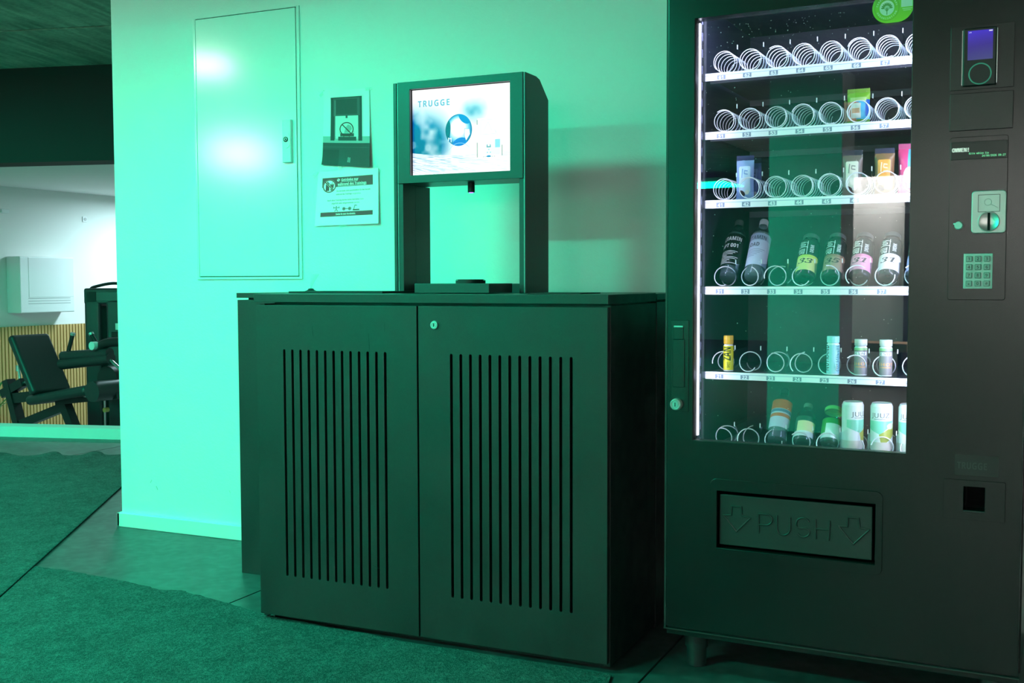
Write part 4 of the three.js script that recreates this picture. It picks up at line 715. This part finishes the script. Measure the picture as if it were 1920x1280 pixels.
bottle('drink_bottle', 'tall bottle with a black label in the first slot of the fourth tray', 'bottle', colX[0] + 0.004, 3, -0.155, TILT, 0.0285, 0.205, { label: printMat(lab1, 0.4), l0: 0.16, l1: 0.7, cap: mat(0.08, 0.09, 0.09, 0.5), fill: 0.74, drink: mat(0.10, 0.13, 0.14, 0.4) });
bottle('drink_bottle', 'tall bottle with a pale lilac label in the second slot of the fourth tray', 'bottle', colX[1] + 0.004, 3, -0.155, TILT, 0.0285, 0.205, { label: printMat(lab2, 0.4), l0: 0.16, l1: 0.7, cap: mat(0.55, 0.58, 0.6, 0.5), fill: 0.74, drink: mat(0.22, 0.25, 0.26, 0.4) });
[['yellow', '#e8e48a', '#cfe05a'], ['brown', '#b08d7a', '#a07864'], ['pink', '#f3a3c2', '#e88ab0'], ['white', '#efeaea', '#e6e2e0'], ['lilac', '#b9b8e8', '#a8a6e0']].forEach(([n, c, c2], i) => {
  const tx = labelTex(512, 256, (g, w, h) => { g.fillStyle = c; g.fillRect(0, 0, w, h); g.fillStyle = c2; g.fillRect(0, 0, w, 40); g.fillStyle = '#2c3030'; g.font = 'italic bold 110px serif'; g.fillText('3' + ['3', '5', '1', '1', '4'][i], 185, 140); });
  const pr = labelTex(512, 256, (g, w, h) => { g.fillStyle = '#22332f'; g.fillRect(0, 0, w, h); g.save(); g.translate(250, 250); g.rotate(-Math.PI / 2); g.fillStyle = '#f4f8f6'; g.font = 'italic bold 96px serif'; g.fillText('all Joy', 4, -10, 235); g.fillRect(0, 4, 240, 6); g.font = 'bold 44px sans-serif'; g.fillText('DRINK', 40, 62, 170); g.restore(); });
  const b = bottle('smoothie_bottle', `small bottle with a ${n} band and upright white lettering in the fourth tray`, 'bottle', colX[3 + i] + 0.004, 3, -0.145, TILT, 0.0275, 0.142, { label: printMat(tx, 0.4), l0: 0.1, l1: 0.46, cap: mat(0.1, 0.12, 0.12, 0.5), neck: 0.018, shoulder: 0.8, body: mat(0.03, 0.045, 0.042, 0.12) });
  part('lettering', new THREE.CylinderGeometry(0.0279, 0.0279, 0.142 * 0.34, 32, 1, true).rotateY(Math.PI).translate(0, 0.142 * 0.63, 0), printMat(pr, 0.3), b, 'white upright lettering');
});
// fifth tray: slim upright tubes
function vial(name, label, cat, px, row, z, R, H, capH, body, cap) {
  const t = goods(name, label, cat); const x = vl(px, 660, z)[0]; place(t, x, shelfY[row] + 0.001, z);
  part('vial_body', [lathe([[0, 0], [R * 0.95, 0], [R, 0.002], [R, H - capH - 0.004], [R * 0.8, H - capH]], 24)], body.core ?? M.white, t);
  part('vial_label', sleeve(R + 0.0005, 0.004, H - capH - 0.005), body.label, t);
  part('vial_cap', lathe([[R * 0.9, H - capH], [R, H - capH + 0.001], [R, H - 0.001], [R * 0.94, H], [0, H]], 24), cap, t); return t;
}
const vtext = (bg, ink, rowsT) => labelTex(512, 640, (g, w, h) => { g.fillStyle = bg; g.fillRect(0, 0, w, h); g.save(); g.translate(256, 600); g.rotate(-Math.PI / 2); for (const [s, x, y, size, col] of rowsT) { g.fillStyle = col ?? ink; g.font = `bold ${size}px sans-serif`; g.fillText(s, x, y); } g.restore(); });
vial('vitamin_vial', 'slim yellow vial with an orange cap in the fifth tray', 'vial', 1366, 2, -0.13, 0.0135, 0.101, 0.024, { label: printMat(vtext('#e6dc20', '#1e3b12', [['ZAN', 210, 60, 190], ['SHOT', 20, 40, 60]]), 0.4) }, mat(0.75, 0.45, 0.03, 0.4));
vial('collagen_vial', 'pale cyan vial with dark lettering panel in the fifth tray', 'vial', 1562, 2, -0.13, 0.0165, 0.105, 0.018, { label: printMat(vtext('#a9dbe8', '#2b6a7a', [['COLLAGEN LIFE', 10, 110, 78], ['NUTRAND', 20, -40, 120, '#123a3c']]), 0.4) }, mat(0.35, 0.75, 0.75, 0.4));
const esn = () => printMat(labelTex(512, 640, (g, w, h) => { g.fillStyle = '#8d8a8a'; g.fillRect(0, 0, w, h); g.fillStyle = '#9fcf96'; g.fillRect(0, 0, w, 60); g.fillStyle = '#eef2f2'; g.fillRect(180, 95, 170, 84); g.fillStyle = '#7b8080'; g.font = 'bold 78px sans-serif'; g.fillText('ESN', 186, 165); g.fillStyle = '#dca062'; g.font = 'bold 96px sans-serif'; g.fillText('SHOT', 150, 420, 230); g.fillRect(190, 450, 150, 22); }), 0.4);
vial('energy_vial', 'grey shot vial with green band left of its twin in the fifth tray', 'vial', 1614, 2, -0.14, 0.0165, 0.098, 0.018, { label: esn() }, mat(0.55, 0.6, 0.58, 0.4));
vial('energy_vial', 'grey shot vial with green band at the right of the fifth tray', 'vial', 1661, 2, -0.14, 0.0165, 0.098, 0.018, { label: esn() }, mat(0.55, 0.6, 0.58, 0.4));
// bottom tray
bottle('sport_bottle', 'clear bottle with orange bands in the bottom tray', 'bottle', colX[2] + 0.002, 1, -0.15, TILT, 0.0275, 0.17, { label: printMat(labelTex(256, 256, (g, w, h) => { g.fillStyle = '#c8c4dc'; g.fillRect(0, 0, w, h); g.fillStyle = '#d2562a'; g.fillRect(0, 0, w, 84); g.fillRect(0, 128, w, 30); g.fillStyle = '#5a6a94'; g.fillRect(0, 88, w, 26); }), 0.4), l0: 0.22, l1: 0.74, cap: mat(0.03, 0.03, 0.06, 0.4), fill: 0.6, drink: mat(0.16, 0.17, 0.2, 0.4) });
bottle('juice_bottle', 'clear bottle with a white and yellow label in the bottom tray', 'bottle', colX[3] + 0.002, 1, -0.15, TILT, 0.0265, 0.125, { label: printMat(labelTex(256, 256, (g, w, h) => { g.fillStyle = '#2e5a4a'; g.fillRect(0, 0, w, h); g.fillStyle = '#f0e6b0'; g.fillRect(100, 60, 90, 150); g.fillStyle = '#e9eef0'; g.fillRect(0, 190, w, 66); }), 0.4), l0: 0.12, l1: 0.62, cap: mat(0.2, 0.25, 0.22, 0.4), fill: 0.5, drink: mat(0.10, 0.2, 0.16, 0.4) });
bottle('juice_bottle', 'clear bottle with a bright green cap in the bottom tray', 'bottle', colX[4] + 0.002, 1, -0.15, TILT, 0.0265, 0.115, { label: printMat(labelTex(256, 256, (g, w, h) => { g.fillStyle = '#3e9a3a'; g.fillRect(0, 0, w, h); g.fillStyle = '#f4eef4'; g.fillRect(110, 70, 80, 140); g.fillStyle = '#e9eef0'; g.fillRect(0, 190, w, 66); }), 0.4), l0: 0.12, l1: 0.66, cap: mat(0.25, 0.75, 0.2, 0.4), neck: 0.02, fill: 0.5, drink: mat(0.12, 0.22, 0.16, 0.4) });
[['turned sideways', 1599, 0.9], ['facing the glass', 1653, 0], ['at the end of the tray', 1706, 0]].forEach(([n, px, turn]) => {
  const z = -0.155, x = vl(px, 780, z)[0], t = goods('juice_can', `slim white and green juice can ${n} in the bottom tray`, 'can', 'juice cans in the bottom tray'); place(t, x, shelfY[1] + 0.012, z, 0, turn);
  const R = 0.0285, H = 0.132; const tx = labelTex(512, 512, (g, w, h) => { g.fillStyle = '#dfe6e4'; g.fillRect(0, 0, w, h); g.fillStyle = '#7ed3b6'; g.beginPath(); g.moveTo(150, 170); g.lineTo(370, 170); g.lineTo(260, 330); g.lineTo(150, 260); g.fill(); g.fillStyle = '#a9b04a'; g.beginPath(); g.moveTo(250, 330); g.lineTo(400, 190); g.lineTo(420, 300); g.lineTo(270, 460); g.fill(); g.fillStyle = '#cfcbc0'; g.fillRect(0, 420, w, 92); g.fillStyle = '#dce6c8'; g.beginPath(); g.arc(345, 230, 36, 0, 7); g.fill(); g.fillStyle = '#44504c'; g.font = '76px sans-serif'; g.fillText('JUUZ', 190, 130, 140); g.fillRect(210, 145, 90, 5); });
  part('can_body', lathe([[0, 0.003], [R * 0.82, 0.001], [R, 0.008], [R, H - 0.008], [R * 0.88, H], [R * 0.84, H + 0.001], [R * 0.8, H - 0.003], [0, H - 0.003]]), M.white, t);
  part('can_label', sleeve(R + 0.0004, 0.008, H - 0.008), printMat(tx, 0.35), t);
});

// ------------------------------------------------------------------ the training room behind the opening
{
  const xf = XB + 0.19, a = onX(36, 480, xf), b = onX(141, 584, xf), t = thing('wall_unit', 'white boxy ventilation unit mounted on the training room wall', 'air conditioner', [XB, b.y, (a.z + b.z) / 2]);
  const hw = Math.abs(a.z - b.z) / 2, h = a.y - b.y;
  part('housing', bx(0, 0.19, 0, h, -hw, hw, 0.012), M.white, t);
  for (const y of [0.09, 0.115, 0.14]) part('louver', bx(0.188, 0.1915, y * h / 0.55, y * h / 0.55 + 0.004, -hw + 0.06, hw - 0.1), mat(0.3, 0.32, 0.33, 0.6), t);
  part('front_panel', bx(0.19, 0.1925, 0.28 * h, h - 0.012, -hw + 0.015, hw - 0.11, 0.001), M.white, t);
  const s = onX(158, 411, XB), sw = thing('wall_socket', 'small white socket plate on the training room wall', 'socket', [XB, s.y, s.z]); part('plate', bx(0, 0.01, -0.03, 0.03, -0.03, 0.03, 0.004), M.white, sw); part('socket', cyl(0.018, 0.018, 0.004, 20).rotateZ(Math.PI / 2).translate(0.011, 0, -0.004), mat(0.5, 0.5, 0.5, 0.6), sw);
  const c = onX(-3, 396, XB + 0.1), sp = thing('wall_spotlight', 'small white fitting on the training room wall at the picture edge', 'fitting', [XB, c.y, c.z]); part('arm', rod([0, 0, 0], [0.1, 0.01, 0], 0.012), M.white, sp); part('head', bx(0.08, 0.2, -0.02, 0.02, -0.05, 0.05, 0.008), M.white, sp);
}
{ // leg extension machine
  const DP = 9.6, c0 = ray(120, 760).multiplyScalar(DP).add(camera.position), MY = YB;
  const t = thing('leg_extension_machine', 'black leg extension machine with a padded reclined seat', 'gym machine', [c0.x, MY, c0.z], YAW - 0.5);
  const R = V3(Math.cos(YAW), 0, -Math.sin(YAW)), lx = V3(Math.cos(YAW - 0.5), 0, -Math.sin(YAW - 0.5)), lz = V3(Math.sin(YAW - 0.5), 0, Math.cos(YAW - 0.5));
  // pixel on the machine's middle plane shifted by w along its width
  const P = (px, py, w = 0) => { const o = V3(c0.x, 0, c0.z).addScaledVector(lz, w), q = onPlane(px, py, o, lz).sub(V3(c0.x, MY, c0.z)); return [q.dot(lx), q.y, w]; };
  const pad = (a, b, c, th, w) => { const A = V3(...a), B = V3(...b), L = A.distanceTo(B); const g = new RoundedBoxGeometry(L, th, w, 3, th * 0.45); g.rotateZ(Math.atan2(B.y - A.y, B.x - A.x)); return g.translate((A.x + B.x) / 2, (A.y + B.y) / 2, c); };
  part('backrest', pad(P(52, 628), P(96, 736), 0, 0.075, 0.40), M.pad, t, 'satin black back pad');
  part('seat', pad(P(80, 748), P(192, 728), 0, 0.085, 0.38), M.pad, t);
  part('rear_post', bar(P(16, 712), P(38, 800), 0.07, 0.09), M.gym, t);
  part('back_adjuster', bar(P(8, 738), P(46, 716), 0.075, 0.08), M.gym, t);
  part('back_tube', rod(P(40, 720), P(66, 708), 0.022), M.steel, t);
  part('adjuster_pin', [rod(P(38, 716), P(35, 690), 0.012), cyl(0.02, 0.02, 0.05, 14).translate(...P(34, 690))], M.brushed, t);
  part('seat_beam', bar(P(30, 746), P(96, 738), 0.09, 0.07), M.gym, t);
  part('lower_beam', bar(P(34, 798), P(122, 762), 0.075, 0.07), M.gym, t);
  part('front_leg', bar(P(122, 758), P(150, 830), 0.08, 0.08), M.gym, t);
  part('seat_rail', bar(P(110, 752), P(226, 740), 0.06, 0.08), M.gym, t);
  part('rail_badge', cyl(0.035, 0.035, 0.02, 20).rotateX(Math.PI / 2).scale(1.2, 0.7, 1).translate(...P(161, 739, 0.05)), M.white, t);
  const roll = (px, py, r, w, name) => part(name, cyl(r, r, w, 28).rotateX(Math.PI / 2).translate(...P(px, py)), M.pad, t);
  roll(212, 730, 0.085, 0.44, 'shin_roller');
  part('thigh_pad', [rod(P(118, 668), P(206, 662), 0.045, 18), rod(P(116, 682), P(208, 672), 0.05, 18)], M.pad, t);
  for (const [x0, y0, x1, y1] of [[128, 660, 136, 628], [186, 652, 172, 628]]) { const g = part('grip', rod(P(x0, y0), P(x1, y1), 0.018, 12), M.rubber, t); part('grip_cap', rod(P(x1, y1), P(x1 + (x1 - x0) * 0.12, y1 - 4), 0.022, 12), M.brushed, g); }
  part('swing_arm', tube([P(182, 664), P(190, 648), P(205, 642), P(235, 640)], 0.04, 24, 12), M.gym, t);
  part('pivot_disc', cyl(0.035, 0.035, 0.05, 20).rotateX(Math.PI / 2).translate(...P(176, 648, 0.05)), M.white, t);
  part('link_rod', rod(P(206, 674), P(232, 698), 0.014), M.steel, t);
  part('cam', cyl(0.12, 0.12, 0.06, 28).rotateX(Math.PI / 2).translate(...P(206, 712, -0.08)), M.gym, t);
  part('stop_knob', cyl(0.02, 0.02, 0.04, 16).rotateX(Math.PI / 2).translate(...P(199, 768, 0.06)), mat(0.55, 0.3, 0.08, 0.4), t, 'orange stop knob');
  part('pull_pin', rod(P(196, 745), P(197, 800), 0.008), M.steel, t);
}
{ // weight stack tower behind the machine
  const DP = 10.4, o = ray(205, 700).multiplyScalar(DP).add(camera.position), yw = YAW - 0.1, t = thing('weight_stack_tower', 'dark weight stack tower with rounded hood behind the leg extension machine', 'gym machine', [o.x, YB, o.z], yw);
  const lx = V3(Math.cos(yw), 0, -Math.sin(yw)), lz = V3(Math.sin(yw), 0, Math.cos(yw)); const P = (px, py, w = 0) => { const oo = V3(o.x, 0, o.z).addScaledVector(lz, w), q = onPlane(px, py, oo, lz).sub(V3(o.x, YB, o.z)); return [q.dot(lx), q.y, w]; };
  const x0 = P(167, 600)[0], x1 = P(197, 600)[0], x2 = P(207, 600)[0], x3 = P(262, 600)[0], yT = P(200, 540)[1];
  part('shroud', [bx(x0, x1, 0, yT, -0.1, 0.1, 0.03), bx(x2, x3, 0, yT, -0.1, 0.1, 0.03), bx(x0, x3, P(200, 570)[1], yT, -0.1, 0.1, 0.02)], mat(0.03, 0.034, 0.04, 0.35), t);
  part('hood', tube([[x0 + 0.02, yT - 0.01, 0], [x0 + 0.06, yT + 0.012, 0], [(x0 + x3) / 2, yT + 0.045, 0], [x3 - 0.04, yT + 0.02, 0]], 0.014, 20, 8), M.gym, t);
  part('window', bx(x1, x2, 0.1, P(200, 573)[1], -0.06, -0.05), mat(0.35, 0.4, 0.4, 0.4), t, 'pale slot in the shroud');
  const pl0 = P(181, 564, 0.1), pl1 = P(240, 547, 0.1); part('name_plate', bx(pl0[0], pl1[0], pl0[1], pl1[1], 0.098, 0.108, 0.004), mat(0.05, 0.10, 0.10, 0.4), t);
  part('weight_label', bx(P(217, 618, 0.1)[0], P(226, 606, 0.1)[0], P(217, 618, 0.1)[1], P(217, 606, 0.1)[1], 0.098, 0.106), M.white, t);
  part('counter', bx(P(211, 632, 0.1)[0], P(232, 632, 0.1)[0], P(211, 632, 0.1)[1], P(211, 622, 0.1)[1], 0.098, 0.13, 0.008), M.rubber, t);
}
{ // leaves of a plant at the picture edge
  const o = onX(-26, 800, XB + 0.45), t = thing('potted_plant', 'green leafy plant tips at the foot of the slat panelling', 'plant', [o.x, YB, o.z]);
  part('pot', lathe([[0, 0], [0.12, 0], [0.15, 0.22], [0.14, 0.22], [0.13, 0.2], [0, 0.2]]), M.black, t);
  const lm = new THREE.MeshPhysicalMaterial({ color: new THREE.Color().setRGB(0.09, 0.28, 0.08), roughness: 0.6, transmission: 0.3, thickness: 0, side: THREE.DoubleSide });
  for (let k = 0; k < 14; k++) { const a = k * 2.4, r = 0.16 + 0.07 * rnd(), g = new THREE.PlaneGeometry(0.045, 1, 2, 10), Pn = g.attributes.position; for (let i = 0; i < Pn.count; i++) { const v = Pn.getY(i) + 0.5, u = Pn.getX(i), w = Math.sin(Math.PI * Math.min(1, v * 0.96 + 0.04)); const rad = r * 1.4 * v, y = 0.2 + (0.34 + 0.1 * Math.sin(k)) * Math.sin(v * 1.9) / 1; const cx = rad, cz = u * w; Pn.setXYZ(i, cx * Math.cos(a) - cz * Math.sin(a), y - Math.abs(u) * 0.3, cx * Math.sin(a) + cz * Math.cos(a)); } g.computeVertexNormals(); part('leaf', g, lm, t); }
}
renderer.render(scene, camera);
